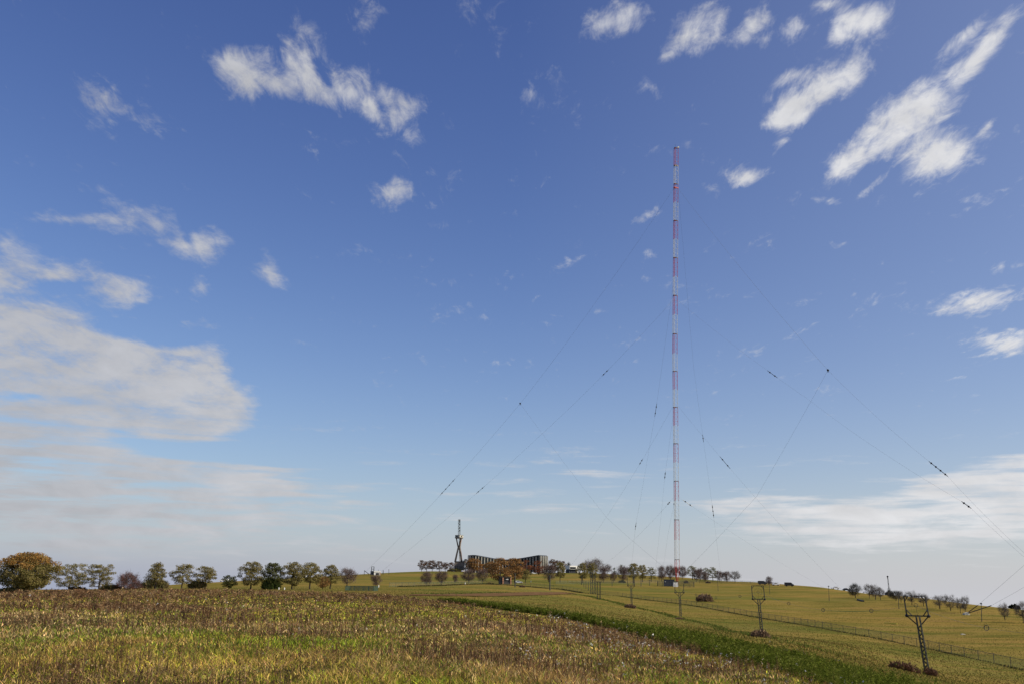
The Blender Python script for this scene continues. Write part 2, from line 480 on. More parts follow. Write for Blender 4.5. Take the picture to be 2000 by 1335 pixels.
veil = N('ShaderNodeMix'); veil.data_type = 'RGBA'; L(cv_.outputs['Result'], veil.inputs['Factor']); L(crgb.outputs[0], veil.inputs['A']); veil.inputs['B'].default_value = (5.2, 5.7, 6.8, 1)
tint = N('ShaderNodeMix'); tint.data_type = 'RGBA'; L(hf, tint.inputs['Factor'])
L(veil.outputs['Result'], tint.inputs['A']); L(vm.outputs['Result'], tint.inputs['B'])
mixc = N('ShaderNodeMix'); mixc.data_type = 'RGBA'
L(dens, mixc.inputs['Factor']); L(tint.outputs['Result'], mixc.inputs['A']); L(cm2.outputs[0], mixc.inputs['B'])
L(mixc.outputs['Result'], bg.inputs['Color'])

sc.view_settings.view_transform = 'Standard'; sc.view_settings.look = 'None'
sc.view_settings.exposure = 0; sc.view_settings.gamma = 1

# ------------------------------------------------------------------ ground
EDGE_Y = np.array([-30, 0, 20, 38, 59, 89, 107, 130, 150, 174, 200]); EDGE_X = np.array([15, 14.2, 13.4, 12.5, 11.1, 9.2, 5.3, 0.0, -5.6, -13.0, -22.0])


def xedge(y): return np.interp(y, EDGE_Y, EDGE_X)


def strip_w(y): return np.interp(y, [0, 60, 125, 172], [7.6, 7.0, 5.4, 1.5])


az1 = np.concatenate([np.linspace(-math.pi, -.66, 60)[:-1], np.linspace(-.66, .66, 560), np.linspace(.66, math.pi, 60)[1:]])
r1 = np.exp(np.linspace(math.log(1.2), math.log(3600), 430))
AA, RR = np.meshgrid(az1, r1)
gx = (RR * np.sin(AA)).ravel(); gy = (RR * np.cos(AA)).ravel(); gz = H(gx, gy)
gz += (fbm(gx / 7, gy / 7, 3) - .5) * .12
na, nr = len(az1), len(r1)
ii = np.arange(nr - 1)[:, None] * na + np.arange(na - 1)[None]
Fg = np.stack([ii, ii + 1, ii + na + 1, ii + na], -1).reshape(-1, 4)
V = np.stack([gx, gy, gz], 1)
V = np.concatenate([V, [[0, 0, hz(0.01, .01)]]])
# soil kind per vertex (1 = rough meadow, 0 = mown hay field), a plan of the place
front = gy > -30
md = (gx < xedge(gy)) & (np.hypot(gx, gy) < 200) | (np.hypot(gx, gy) < 10)
cc = np.zeros((len(V), 3)); cc[:-1, 0] = md; cc[-1, 0] = 1
ground_m = bpy.data.materials.new('ground_soil_and_mown_hay'); ground_m.use_nodes = True
g_nt = ground_m.node_tree; gb = g_nt.nodes['Principled BSDF']; gb.inputs['Roughness'].default_value = 1; gb.inputs['Specular IOR Level'].default_value = 0
GN = g_nt.nodes.new; GL = g_nt.links.new
gtc = GN('ShaderNodeTexCoord')


def gnoise(scale, rot, sx, detail=6, rough=.6):
    mp = GN('ShaderNodeMapping'); mp.inputs['Rotation'].default_value = (0, 0, rot); mp.inputs['Scale'].default_value = (scale * sx, scale, scale)
    GL(gtc.outputs['Object'], mp.inputs['Vector'])
    n = GN('ShaderNodeTexNoise'); n.inputs['Scale'].default_value = 1; n.inputs['Detail'].default_value = detail; n.inputs['Roughness'].default_value = rough
    GL(mp.outputs[0], n.inputs['Vector']); return n.outputs['Fac']


def ramp(fac, stops):
    r = GN('ShaderNodeValToRGB'); el = r.color_ramp.elements
    el[0].position, el[0].color = stops[0][0], stops[0][1] + (1,); el[1].position, el[1].color = stops[-1][0], stops[-1][1] + (1,)
    for p, c in stops[1:-1]:
        e = el.new(p); e.color = c + (1,)
    GL(fac, r.inputs['Fac']); return r.outputs['Color']


def gmix(fac, a, b, bt='MIX'):
    m = GN('ShaderNodeMix'); m.data_type = 'RGBA'; m.blend_type = bt
    if isinstance(fac, float): m.inputs['Factor'].default_value = fac
    else: GL(fac, m.inputs['Factor'])
    GL(a, m.inputs['A']); GL(b, m.inputs['B']); return m.outputs['Result']


ROW = R(-12)                                      # direction the hay was mown in
hay = ramp(gnoise(.13, ROW, .35), [(.3, (.105, .105, .025)), (.4, (.165, .142, .036)), (.48, (.225, .172, .046)), (.57, (.275, .195, .06)), (.7, (.205, .145, .052))])
fine = ramp(gnoise(2.2, ROW, .3, 8, .75), [(.3, (.62, .62, .62)), (.7, (1.25, 1.25, 1.25))])
big = ramp(gnoise(.012, ROW, .5, 3), [(.38, (.66, .84, .72)), (.62, (1.1, 1.02, .95))])
soil = ramp(gnoise(.5, 0, 1), [(.3, (.035, .032, .012)), (.55, (.06, .05, .02)), (.75, (.09, .07, .03))])
ga = GN('ShaderNodeAttribute'); ga.attribute_name = 'Col'; gs = GN('ShaderNodeSeparateColor'); GL(ga.outputs['Color'], gs.inputs[0])
col = gmix(gs.outputs[0], gmix(1.0, gmix(1.0, hay, fine, 'MULTIPLY'), big, 'MULTIPLY'), soil)
GL(col, gb.inputs['Base Color'])
bmp = GN('ShaderNodeBump'); bmp.inputs['Strength'].default_value = .6; bmp.inputs['Distance'].default_value = .25
GL(gnoise(1.5, ROW, .4, 8, .7), bmp.inputs['Height']); GL(bmp.outputs[0], gb.inputs['Normal'])
ground = arrmesh('ground', V, Fg, cc, ground_m, smooth=True)
ground['kind'] = 'structure'


# ------------------------------------------------------------------ bare earth band, draped on the ground
def drape(name, upper, lower, mtl, lift, nu=60, nv=8, kind='structure'):
    P = []
    for i in range(nu + 1):
        t = i / nu
        a = Vector((np.interp(t, np.linspace(0, 1, len(upper)), [p.x for p in upper]), np.interp(t, np.linspace(0, 1, len(upper)), [p.y for p in upper]), 0))
        b = Vector((np.interp(t, np.linspace(0, 1, len(lower)), [p.x for p in lower]), np.interp(t, np.linspace(0, 1, len(lower)), [p.y for p in lower]), 0))
        for j in range(nv + 1):
            q = a.lerp(b, j / nv)
            wob = (random.random() - .5) * (2.0 if j in (0, nv) else 0)
            P.append((q.x, q.y + wob))
    P = np.array(P); z = H(P[:, 0], P[:, 1]) + lift
    k = np.arange(nu)[:, None] * (nv + 1) + np.arange(nv)[None]
    Fd = np.stack([k, k + 1, k + nv + 2, k + nv + 1], -1).reshape(-1, 4)
    o = arrmesh(name, np.column_stack([P, z]), Fd, None, mtl, smooth=True); o['kind'] = kind
    return o


earth_m = mat('ploughed_earth', (.15, .088, .045), 1.0, var=.3, scale=.5)
earth_m.node_tree.nodes['Principled BSDF'].inputs['Specular IOR Level'].default_value = 0
drape('ploughed_earth', [hit(u, v, 200)[0] for u, v in ((800, 1161), (880, 1158.5), (960, 1157), (1040, 1156), (1100, 1156), (1122, 1158))],
      [hit(u, v, 200)[0] for u, v in ((800, 1163), (880, 1163.5), (960, 1164), (1040, 1162), (1095, 1160), (1126, 1159.5))], earth_m, .14)


# ------------------------------------------------------------------ blades: every kind of low growth is one mass nobody could count
def blades(x, y, h, w, lean, colr, name, material, seed, tip=.15, lift=0.0):
    g = np.random.default_rng(seed); n = len(x)
    z = H(x, y) + lift - .03
    yaw = g.uniform(0, 2 * np.pi, n); la = g.uniform(0, 2 * np.pi, n); ll = lean * h * g.uniform(.2, 1.0, n)
    sx, sy = np.cos(yaw) * w / 2, np.sin(yaw) * w / 2
    lx, ly = np.cos(la) * ll, np.sin(la) * ll
    V = np.empty((n, 5, 3))
    V[:, 0] = np.stack([x - sx, y - sy, z], 1); V[:, 1] = np.stack([x + sx, y + sy, z], 1)
    V[:, 2] = np.stack([x + lx * .35 + sx * .85, y + ly * .35 + sy * .85, z + h * .6], 1)
    V[:, 3] = np.stack([x + lx * .35 - sx * .85, y + ly * .35 - sy * .85, z + h * .6], 1)
    V[:, 4] = np.stack([x + lx, y + ly, z + h], 1)
    b = np.arange(n)[:, None] * 5
    Ft = np.concatenate([b + [[0, 1, 2]], b + [[0, 2, 3]], b + [[3, 2, 4]]], 0)
    C = np.repeat(colr[:, None], 5, 1)
    return arrmesh(name, V.reshape(-1, 3), Ft, C.reshape(-1, 3), material)


def polar(n, r0, r1_, a0, a1, g, p=0.0):
    t = g.uniform(0, 1, n)
    r = r0 * (r1_ / r0) ** t if p == 0 else (r0 ** p + t * (r1_ ** p - r0 ** p)) ** (1 / p)
    a = g.uniform(a0, a1, n)
    return r * np.sin(a), r * np.cos(a), r


PAL = dict(green=(.165, .20, .022), lush=(.12, .165, .022), ygreen=(.33, .31, .03), straw=(.42, .285, .09), pink=(.46, .32, .15), brown=(.115, .062, .036), purple=(.19, .095, .05), ochre=(.29, .19, .055), bluegreen=(.12, .17, .08))
PAL = {k_: tuple(min(.62, c_ * 1.06) for c_ in v_) for k_, v_ in PAL.items()}
PK = list(PAL); PV = np.array([PAL[k] for k in PK])


def patches(pts, x, y, w):
    """sum of soft plan-view patches; pts = list of (u, v, half-size across, half-size along, strength)"""
    for (u, v, a, b, s_) in pts:
        c, r = hit(u, v, 12)
        d = np.array([c.x, c.y]) / r
        tx = x - c.x; ty = y - c.y
        al = tx * d[0] + ty * d[1]; ac = tx * d[1] - ty * d[0]
        w = w + s_ * np.exp(-(ac / a) ** 2 - (al / b) ** 2)
    return w


g1 = np.random.default_rng(11)
x, y, r = polar(640000, 15, 205, -.60, .48, g1)
k = x < xedge(y) - .2 + g1.normal(0, .5, len(x))
x, y, r = x[k], y[k], r[k]
n_a = fbm(x / 6, y / 9, 21, 4); n_b = fbm(x / 3.2, y / 5, 33, 4); n_c = fbm(x / 11, y / 16, 47, 3); n_d = fbm(x / 1.6, y / 2.4, 91, 3)
far = np.clip((r - 45) / 90, 0, 1); az = np.arctan2(x, y); rt = np.clip((az + .05) / .25, 0, 1); lf = np.clip((-.2 - az) / .25, 0, 1)
wt = {}
wt['green'] = np.clip(2.1 + 9 * (n_a - .5) - 1.3 * far - 1.1 * rt + .3 * lf, .05, 4)
wt['lush'] = np.clip(.35 + 8 * (n_b - .53) - .4 * far, .02, 2.5)
wt['ygreen'] = np.clip(1.0 + 8 * (n_c - .5), .06, 2.6)
wt['straw'] = np.clip(1.0 + .4 * far + 4 * (n_d - .5), .25, 2)
wt['ochre'] = np.clip(.8 + .4 * far + .4 * rt + 4 * (.5 - n_a), .15, 2)
wt['pink'] = np.clip(.35 + 5 * (.5 - n_c) + .35 * lf * far + .15 * rt - .35, .02, 2)
wt['brown'] = np.clip(.2 + 14 * (.43 - n_b) * (n_c > .4) + .7 * rt + .35 * far, .08, 3)
wt['purple'] = np.clip(.10 + .28 * far + .95 * rt + 5 * (.45 - n_c), .04, 3)
wt['bluegreen'] = np.clip(7 * (n_d - .66), .0, 1.0)
wt['ygreen'] = patches([(560, 1172, 16, 9, 4), (900, 1203, 3.5, 5, 5), (1010, 1212, 1.5, 2.5, 3), (610, 1205, 5, 5, 2.5), (330, 1176, 6, 6, 2.0), (40, 1190, 5, 6, 1.0)], x, y, wt['ygreen'])
wt['lush'] = patches([(640, 1210, 4, 4, .8), (150, 1190, 5, 5, .8), (370, 1285, 1.6, 1.5, 2.4), (230, 1240, 3, 2, 1.6), (1240, 1322, 1.2, 1.2, 2.4), (880, 1310, 1.5, 1.2, 1.6), (600, 1255, 2, 2, 1.6)], x, y, wt['lush'])
wt['purple'] = patches([(90, 1165, 18, 14, 6), (1150, 1245, 3.5, 6, 4), (1000, 1205, 4, 9, 3), (520, 1160, 30, 18, 2.5), (760, 1165, 22, 15, 4), (860, 1185, 8, 10, 3), (1420, 1308, 1.5, 3, 3), (450, 1188, 9, 5, 3)], x, y, wt['purple'])
wt['brown'] = patches([(260, 1187, 6, 6, 5), (80, 1168, 8, 9, 3), (590, 1240, 2.2, 2.5, 3), (920, 1290, 2.0, 1.8, 3), (720, 1275, 2, 1.5, 1.6), (1180, 1268, 3, 3, 2)], x, y, wt['brown'])
wt['pink'] = patches([(40, 1205, 5, 9, 4), (950, 1225, 5, 7, 2.5), (1060, 1228, 4, 4, 2.0), (1450, 1320, 1.5, 3, 2.0), (300, 1320, 2, 1, 1.5)], x, y, wt['pink'])
W_ = np.stack([wt[q] for q in PK], 1); W_ /= W_.sum(1, keepdims=True); cw = W_.cumsum(1)
ki = (g1.uniform(0, 1, len(x))[:, None] > cw).sum(1).clip(0, len(PK) - 1)
clump = fbm(x / .55, y / .8, 131, 2); mid = fbm(x / 1.5, y / 2.4, 137, 3)
C = PV[ki] * (np.exp(g1.normal(.12, .46, len(x))) * (.35 + 1.3 * clump))[:, None] * g1.uniform(.9, 1.1, (len(x), 3))
hh = np.array([.21, .23, .21, .24, .26, .22, .27, .28, .18])[ki] * g1.uniform(.25, 1.2, len(x)) * (.3 + .65 * clump + .5 * mid)
tall = patches([(80, 1163, 22, 16, .8), (640, 1200, 6, 4, .2), (1150, 1245, 4, 6, .25)], x, y, np.zeros(len(x)))
hh *= (1 + .7 * tall) * np.interp(r, [15, 60, 150], [1, .8, .62])
ww = np.clip(.0007 * r, .010, .08) * g1.uniform(.5, 1.4, len(x)) * np.where(np.isin(ki, (6, 7)), .8, 1.0)
o = blades(x, y, hh * .85, ww * .9, 1.35, C, 'meadow_grass', M['blade'], 5); o['kind'] = 'stuff'; o['label'] = 'rough autumn meadow grass in green, straw and brown across the foreground'


# withered weeds: dark stalks set with small dry leaves and seed clusters
def weeds(x, y, h, name, seed, pal, nleaf=14, leaf=.035):
    g = np.random.default_rng(seed); n = len(x); z = H(x, y)
    rr = np.hypot(x, y); s = np.clip(leaf * .5, .00055 * rr, None) * g.uniform(.7, 1.3, n)
    la = g.uniform(0, 6.28, n); ln = g.uniform(.05, .3, n) * h
    tx, ty = x + np.cos(la) * ln, y + np.sin(la) * ln
    Vs = []; Fs = []; Cs = []
    w = np.clip(.00035 * rr, .004, .03)
    base = np.stack([np.stack([x - w, y, z - .02], 1), np.stack([x + w, y, z - .02], 1), np.stack([tx, ty, z + h], 1)], 1)
    Vs.append(base.reshape(-1, 3)); Fs.append(np.arange(3 * n).reshape(n, 3)); c = pal[g.integers(0, len(pal), n)] * g.uniform(.7, 1.3, (n, 1)); Cs.append(np.repeat(c, 3, 0))
    off = 3 * n
    for q in range(nleaf):
        t = g.uniform(.35, 1.03, n); cx = x + (tx - x) * t; cy = y + (ty - y) * t; czz = z + h * t
        dv = g.normal(0, 1, (n, 3, 3)) * s[:, None, None] * .62
        ctr = np.stack([cx, cy, czz], 1) + g.normal(0, 1, (n, 3)) * (s * 1.3)[:, None]
        Vs.append((ctr[:, None] + dv).reshape(-1, 3)); Fs.append(off + np.arange(3 * n).reshape(n, 3)); off += 3 * n
        Cs.append(np.repeat(c * g.uniform(.75, 1.35, (n, 1)), 3, 0))
    return arrmesh(name, np.concatenate(Vs), np.concatenate(Fs), np.concatenate(Cs), M['dryweed'])


g2 = np.random.default_rng(19)
x, y, r = polar(90000, 17, 205, -.6, .45, g2)
pw = fbm(x / 5, y / 8, 33, 4); p = np.clip((pw - .50) * 5, 0, 1) * .34 + .02 + .02 * np.clip((r - 60) / 80, 0, 1)
p = patches([(90, 1165, 18, 14, .9), (260, 1187, 6, 6, .8), (1150, 1245, 4, 7, .6), (520, 1160, 30, 18, .3), (760, 1165, 22, 15, .4), (1420, 1308, 2, 3, .5), (920, 1290, 2, 2, .5), (590, 1240, 2.2, 2.5, .5)], x, y, p)
k = (g2.uniform(0, 1, len(x)) < p) & (x < xedge(y) - .3)
x, y, r = x[k], y[k], r[k]
hw = g2.uniform(.28, .62, len(x)) * np.interp(r, [20, 80, 150], [1, .85, .6]) * (1 + patches([(80, 1160, 25, 16, .55)], x, y, np.zeros(len(x))))
o = weeds(x, y, hw, 'withered_weeds', 3, np.array([(.13, .068, .036), (.18, .098, .048), (.24, .135, .065), (.34, .23, .12), (.08, .048, .03), (.06, .038, .026)]))
o['kind'] = 'stuff'; o['label'] = 'withered brown weed stalks in dark patches through the meadow'

# pale seed heads and small white flower heads
g3 = np.random.default_rng(23)
x, y, r = polar(26000, 17, 190, -.58, .45, g3)
p = .006 + .08 * np.clip((np.arctan2(x, y) + .02) / .15, 0, 1) * np.clip((fbm(x / 2.5, y / 3.5, 55, 3) - .45) * 6, 0, 1) * 2
p = patches([(1160, 1265, 2.0, 3.0, .8), (1320, 1308, 1.2, 2.0, .9), (1200, 1285, 1.5, 1.5, .6), (1100, 1260, 1.5, 2, .35), (1065, 1312, .6, .8, .6), (1400, 1320, 1, 1.5, .7), (1150, 1240, 2, 3, .5), (185, 1153, 6, 6, .5), (420, 1180, 4, 4, .15), (1280, 1285, 1.5, 2.5, .4)], x, y, p)
k = (g3.uniform(0, 1, len(x)) < p) & (x < xedge(y) - .5)
x, y, r = x[k], y[k], r[k]; n = len(x); z = H(x, y) + g3.uniform(.32, .62, n)
s = np.clip(.00055 * r, .011, .06) * g3.uniform(.6, 1.3, n)
dv = g3.normal(0, 1, (n, 4, 3, 3)) * s[:, None, None, None] * .8
ctr = np.stack([x, y, z], 1)[:, None, None] + g3.normal(0, 1, (n, 4, 1, 3)) * (s * .7)[:, None, None, None]
Vh = (ctr + dv).reshape(-1, 3)
cw_ = np.array([(.62, .60, .55), (.72, .70, .66), (.50, .45, .36), (.58, .48, .38)])[g3.integers(0, 4, n)] * g3.uniform(.7, 1.1, (n, 1))
o = arrmesh('seed_heads', Vh, np.arange(len(Vh)).reshape(-1, 3), np.repeat(cw_, 12, 0), M['dryweed'])
o['kind'] = 'stuff'; o['label'] = 'pale fluffy seed heads scattered over the meadow grass'

# green manure crop along the edge of the meadow
g4 = np.random.default_rng(29)
t = g4.uniform(0, 1, 23000); yy = 12 * (166 / 12) ** t
xx = xedge(yy) + g4.uniform(-.2, 1.0, len(yy)) * strip_w(yy)
r = np.hypot(xx, yy); n = len(xx); zz = H(xx, yy)
hp = g4.uniform(.3, .68, n) * (.55 + .95 * fbm(xx / 1.6, yy / 2.2, 71)) * np.where(g4.uniform(0, 1, n) < .05, 1.5, 1)
NL = 24
tt = g4.uniform(.12, 1, (n, NL)); sp = (.20 * (1 - .55 * tt)) * g4.uniform(.3, 1.2, (n, NL)); an = g4.uniform(0, 6.28, (n, NL))
ctr = np.stack([xx[:, None] + np.cos(an) * sp, yy[:, None] + np.sin(an) * sp, zz[:, None] + hp[:, None] * tt], -1)
sz = np.clip(.0009 * r, .035, .085)[:, None, None, None]
dirv = np.stack([np.cos(an), np.sin(an), g4.uniform(-.2, 1.0, (n, NL))], -1)[:, :, None]
sid = np.stack([-np.sin(an), np.cos(an), np.zeros_like(an)], -1)[:, :, None]
Vc = np.concatenate([ctr[:, :, None] - dirv * sz, ctr[:, :, None] + sid * sz * .5, ctr[:, :, None] + dirv * sz, ctr[:, :, None] - sid * sz * .5], 2).reshape(-1, 3)
gc = np.array([(.085, .11, .014), (.115, .14, .019), (.058, .078, .011), (.175, .185, .038)])[g4.integers(0, 4, n)][:, None] * g4.uniform(.7, 1.35, (n, NL, 1))
o = arrmesh('crop_plants', Vc, np.arange(len(Vc)).reshape(-1, 4), np.repeat(gc.reshape(-1, 3), 4, 0), M['blade'])
o['kind'] = 'stuff'; o['label'] = 'dense dark green leafy crop in a strip along the meadow edge'
# faded mauve flowers in the near part of the crop
x, y, r = polar(2600, 38, 75, .14, .42, g4)
p = patches([(1620, 1300, 1.3, 5, .8), (1560, 1285, 1.0, 4, .6), (1680, 1312, 1.2, 4, .6), (1720, 1325, 1, 3, .4)], x, y, np.zeros(len(x)))
k = (g4.uniform(0, 1, len(x)) < p) & (x > xedge(y)) & (x < xedge(y) + 6); x, y, r = x[k], y[k], r[k]; n = len(x); z = H(x, y) + g4.uniform(.5, .75, n)
dv = g4.normal(0, 1, (n, 6, 3, 3)) * .03; ctr = np.stack([x, y, z], 1)[:, None, None] + g4.normal(0, 1, (n, 6, 1, 3)) * .06
Vh = (ctr + dv).reshape(-1, 3); cf = np.array([(.20, .17, .22), (.27, .24, .27), (.14, .12, .15)])[g4.integers(0, 3, n)]
o = arrmesh('mauve_flowers', Vh, np.arange(len(Vh)).reshape(-1, 3), np.repeat(cf, 18, 0), M['dryweed']); o['kind'] = 'stuff'; o['label'] = 'faded mauve flower heads above the near part of the green crop'

# short mown stubble on the hay field
g5 = np.random.default_rng(31)
x, y, r = polar(200000, 45, 420, -.30, .50, g5)
k = x > xedge(np.minimum(y, 199)) + strip_w(y) + .3; k |= (y > 205)
x, y, r = x[k], y[k], r[k]
e1 = (x * math.cos(-ROW) - y * math.sin(-ROW)); e2 = x * math.sin(-ROW) + y * math.cos(-ROW)
rowy = fbm(x / 14, y / 14, 61, 3)
ci = (g5.uniform(0, 1, len(x)) + (rowy - .5) * 1.6 > .55).astype(int)
C = np.array([(.12, .115, .028), (.27, .19, .06)])[ci] * g5.uniform(.65, 1.35, (len(x), 1))
o = blades(x, y, g5.uniform(.05, .15, len(x)) * (1 + .4 * rowy), np.clip(.0007 * r, .02, .12), .9, C, 'hay_stubble', M['blade'], 8); o['kind'] = 'stuff'; o['label'] = 'short ochre hay stubble on the mown field'


def growth_line(pix, n, half, h, pal, seed, name, label, rmin=100):
    g = np.random.default_rng(seed); P = [hit(u, v, rmin)[0] for u, v in pix]
    seg = [0]
    for a, b in zip(P, P[1:]): seg.append(seg[-1] + (b - a).length)
    t = g.uniform(0, seg[-1], n); px_ = np.interp(t, seg, [p.x for p in P]) + g.normal(0, half, n); py_ = np.interp(t, seg, [p.y for p in P]) + g.normal(0, half, n)
    rr = np.hypot(px_, py_); C = np.array(pal)[g.integers(0, len(pal), n)] * g.uniform(.7, 1.3, (n, 1))
    ob = blades(px_, py_, h * g.uniform(.4, 1.3, n) * (.6 + fbm(px_ / 4, py_ / 4, seed)), np.clip(.0008 * rr, .04, .3), .5, C, name, M['blade'], seed + 1)
    ob['kind'] = 'stuff'; ob['label'] = label
    return P


DK = [(.06, .07, .022), (.08, .08, .03), (.10, .075, .04)]; DG = [(.08, .11, .02), (.10, .125, .028), (.14, .135, .035)]
FENCE1 = [(1135, 1157), (1210, 1163), (1300, 1175), (1380, 1187), (1460, 1201.5), (1540, 1215), (1620, 1229.5), (1710, 1245.5), (1800, 1264), (1900, 1286), (2010, 1310)]
growth_line(FENCE1, 3600, .35, .2, DK, 101, 'rank_grass', 'dark uncut grass along the foot of the long mesh fence')
growth_line([(1100, 1157), (1150, 1163), (1200, 1175), (1232, 1184), (1290, 1196), (1327, 1207), (1400, 1222), (1480, 1242), (1560, 1258), (1640, 1280)], 5000, .9, .25, DG, 103, 'uncut_grass', 'green uncut grass along the row of frame pylons')
growth_line([(780, 1145), (860, 1143), (900, 1141), (940, 1140), (1000, 1142.5), (1050, 1147), (1100, 1151), (1135, 1157)], 5000, .8, .38, DK, 105, 'rank_grass', 'dark uncut grass along the fence below the hall')
growth_line([(800, 1160), (850, 1160), (920, 1158), (1000, 1156)], 2200, 1.3, .25, DG, 107, 'uncut_grass', 'green uncut grass along the upper edge of the bare earth')
# ------------------------------------------------------------------ trees
def prof(shape, t):
    if shape == 'round': return math.sqrt(max(0, 1 - (2 * t - 1) ** 2)) * .95 + .08
    if shape == 'oak': return .55 + .45 * math.sin(math.pi * min(1, t * 1.05)) if t < .85 else .62 - (t - .85) * 1.5
    if shape == 'umbrella': return .35 + .75 * math.sin(math.pi * min(1, .15 + t * .72))
    if shape == 'cone': return max(.12, 1.0 - .78 * t)
    if shape == 'fan': return .22 + .78 * math.sin(math.pi * min(.95, .12 + .70 * t))
    if shape == 'dome': return math.sqrt(max(0, 1 - t * t)) * .97 + .05
    return 1.0


def make_tree(seed, Ht, Wd, base_t, shape, ncl, leafn, leafs, cr, pal, kind='leaf', trunk_r=None, lean=0.0, stems=1, flat=.42, gap=1.0, toppal=None, name='tree'):
    """returns (trunk mesh object, crown mesh object): limbs grown to every foliage clump"""
    g = np.random.default_rng(seed); rnd = random.Random(seed)
    tr = trunk_r or Ht * .028
    cl = []; tries = 0
    dmin = cr * gap
    while len(cl) < ncl and tries < 6000:
        tries += 1
        t = rnd.random(); a = rnd.uniform(0, 6.283)
        lump = .74 + .52 * float(vnoise(np.array([math.cos(a) * 1.7 + 9]), np.array([math.sin(a) * 1.7 + t * 3.2]), seed)[0])
        rad = prof(shape, t) * Wd / 2 * (rnd.random() ** .45) * lump
        p = Vector((math.cos(a) * rad + lean * t * Wd * .4, math.sin(a) * rad, Ht * (base_t + (1 - base_t) * t * min(1.0, .62 + .42 * lump))))
        if all(((p - q).x ** 2 + (p - q).y ** 2 + ((p - q).z * 1.8) ** 2) ** .5 > dmin for q in cl): cl.append(p)
        if tries % 500 == 0: dmin *= .9
    nodes = [Vector((0, 0, -.3))]; par = [-1]
    for s in range(stems):
        ang = rnd.uniform(0, 6.28); off = .0 if stems == 1 else .22 * Wd / 2; prev = 0; top = Ht * (.80 if shape in ('cone',) else .62)
        nst = 7
        for i in range(1, nst + 1):
            h = top * i / nst
            nodes.append(Vector((math.cos(ang) * off * (h / top) + lean * Wd * .35 * (h / Ht) + rnd.uniform(-1, 1) * Ht * .012, math.sin(ang) * off * (h / top) + rnd.uniform(-1, 1) * Ht * .012, h)))
            par.append(prev); prev = len(nodes) - 1
    tips = []
    for p in sorted(cl, key=lambda q: math.hypot(q.x, q.y) + .3 * q.z):
        best, bc = 0, 1e9
        for i, q in enumerate(nodes):
            if i == 0: continue
            d = (p - q).length
            rise = p.z - q.z
            c = d + max(0, .25 * d - rise) * 1.6 + (Ht * .25 if q.z < Ht * base_t * .75 else 0)
            if c < bc: bc, best = c, i
        q = nodes[best]; k = max(1, int((p - q).length / (Ht * .09))); prev = best
        for j in range(1, k + 1):
            f = j / k; m_ = q.lerp(p, f); m_.z += math.sin(math.pi * f) * (p - q).length * -.10
            if j < k: m_ += Vector((rnd.uniform(-1, 1), rnd.uniform(-1, 1), rnd.uniform(-1, 1))) * Ht * .012
            nodes.append(m_); par.append(prev); prev = len(nodes) - 1
        tips.append(prev)
    cnt = [0] * len(nodes)
    for t_ in tips:
        i = t_
        while i >= 0: cnt[i] += 1; i = par[i]
    tot = max(1, len(tips)); rad = [max(Ht * .0042, tr * (max(c, .4) / tot) ** .5) for c in cnt]
    mb = MB()
    for i in range(1, len(nodes)):
        r0 = rad[par[i]] if par[i] == 0 or cnt[par[i]] < cnt[i] * 2 else rad[i] * 1.25
        mb.tube([nodes[par[i]], nodes[i]], [min(r0, rad[par[i]]) * (1.35 if par[i] == 0 else 1), rad[i]], 5 if rad[i] > Ht * .008 else 3, cap=False)
    if kind == 'twig':                          # a spray of fine bare twigs round each branch end
        Vt = []; Ct = []
        for p in cl:
            n = leafn; ctr = Vector((lean * Wd * .3, 0, Ht * (base_t * .8)))
            od = np.array((p - ctr).normalized()); dv = g.normal(0, .75, (n, 3)) + od * 1.0 + np.array([0, 0, .35]); dv /= np.linalg.norm(dv, axis=1)[:, None]
            st = np.array(p) + g.normal(0, cr * .42, (n, 3)) - dv * cr * .3
            ln = cr * g.uniform(.5, 1.25, (n, 1)); sd_ = np.cross(dv, g.normal(0, 1, (n, 3))); sd_ /= np.linalg.norm(sd_, axis=1)[:, None]; w = leafs
            Vt.append(np.stack([st - sd_ * w, st + sd_ * w, st + dv * ln], 1).reshape(-1, 3))
            c = np.array(pal)[g.integers(0, len(pal), n)] * g.uniform(.7, 1.3, (n, 1)); Ct.append(np.repeat(c, 3, 0))
        V_ = np.concatenate(Vt); F_ = np.arange(len(V_)).reshape(-1, 3); C_ = np.concatenate(Ct); cm_ = M['twig']
    else:
        Vt = []; Ct = []
        for p in cl:
            n = leafn; q = g.normal(0, 1, (n, 3)); q /= np.maximum(1, np.linalg.norm(q, axis=1)[:, None] / 1.5)
            ctr = np.array(p) + q * np.array([cr * .55, cr * .55, cr * .55 * flat])
            nrm = g.normal(0, 1, (n, 3)) + np.array([0, 0, .8]); nrm /= np.linalg.norm(nrm, axis=1)[:, None]
            a = np.cross(nrm, g.normal(0, 1, (n, 3))); a /= np.linalg.norm(a, axis=1)[:, None]; b = np.cross(nrm, a)
            s = leafs * g.uniform(.5, 1.2, (n, 1)); a *= s; b *= s * .7
            Vt.append(np.stack([ctr - a, ctr - b, ctr + a, ctr + b], 1).reshape(-1, 3))
            pp = np.array(pal)
            if toppal is not None:
                tq = (p.z / Ht - .60) * 5 + rnd.uniform(-.5, .5) + (.8 if p.x < 0 else -.2) * .3
                if tq > .5: pp = np.array(toppal)
            c = pp[g.integers(0, len(pp), n)] * rnd.uniform(.75, 1.28) * g.uniform(.75, 1.25, (n, 1)); Ct.append(np.repeat(c, 4, 0))
        V_ = np.concatenate(Vt); F_ = np.arange(len(V_)).reshape(-1, 4); C_ = np.concatenate(Ct); cm_ = M['leaf']
    root = bpy.data.objects.new(name, None); COL.objects.link(root); root['_o'] = (0, 0, 0)
    mb.build('trunk', M['bark'], root)
    arrmesh('crown', V_, F_, C_, cm_, parent=root)
    return root


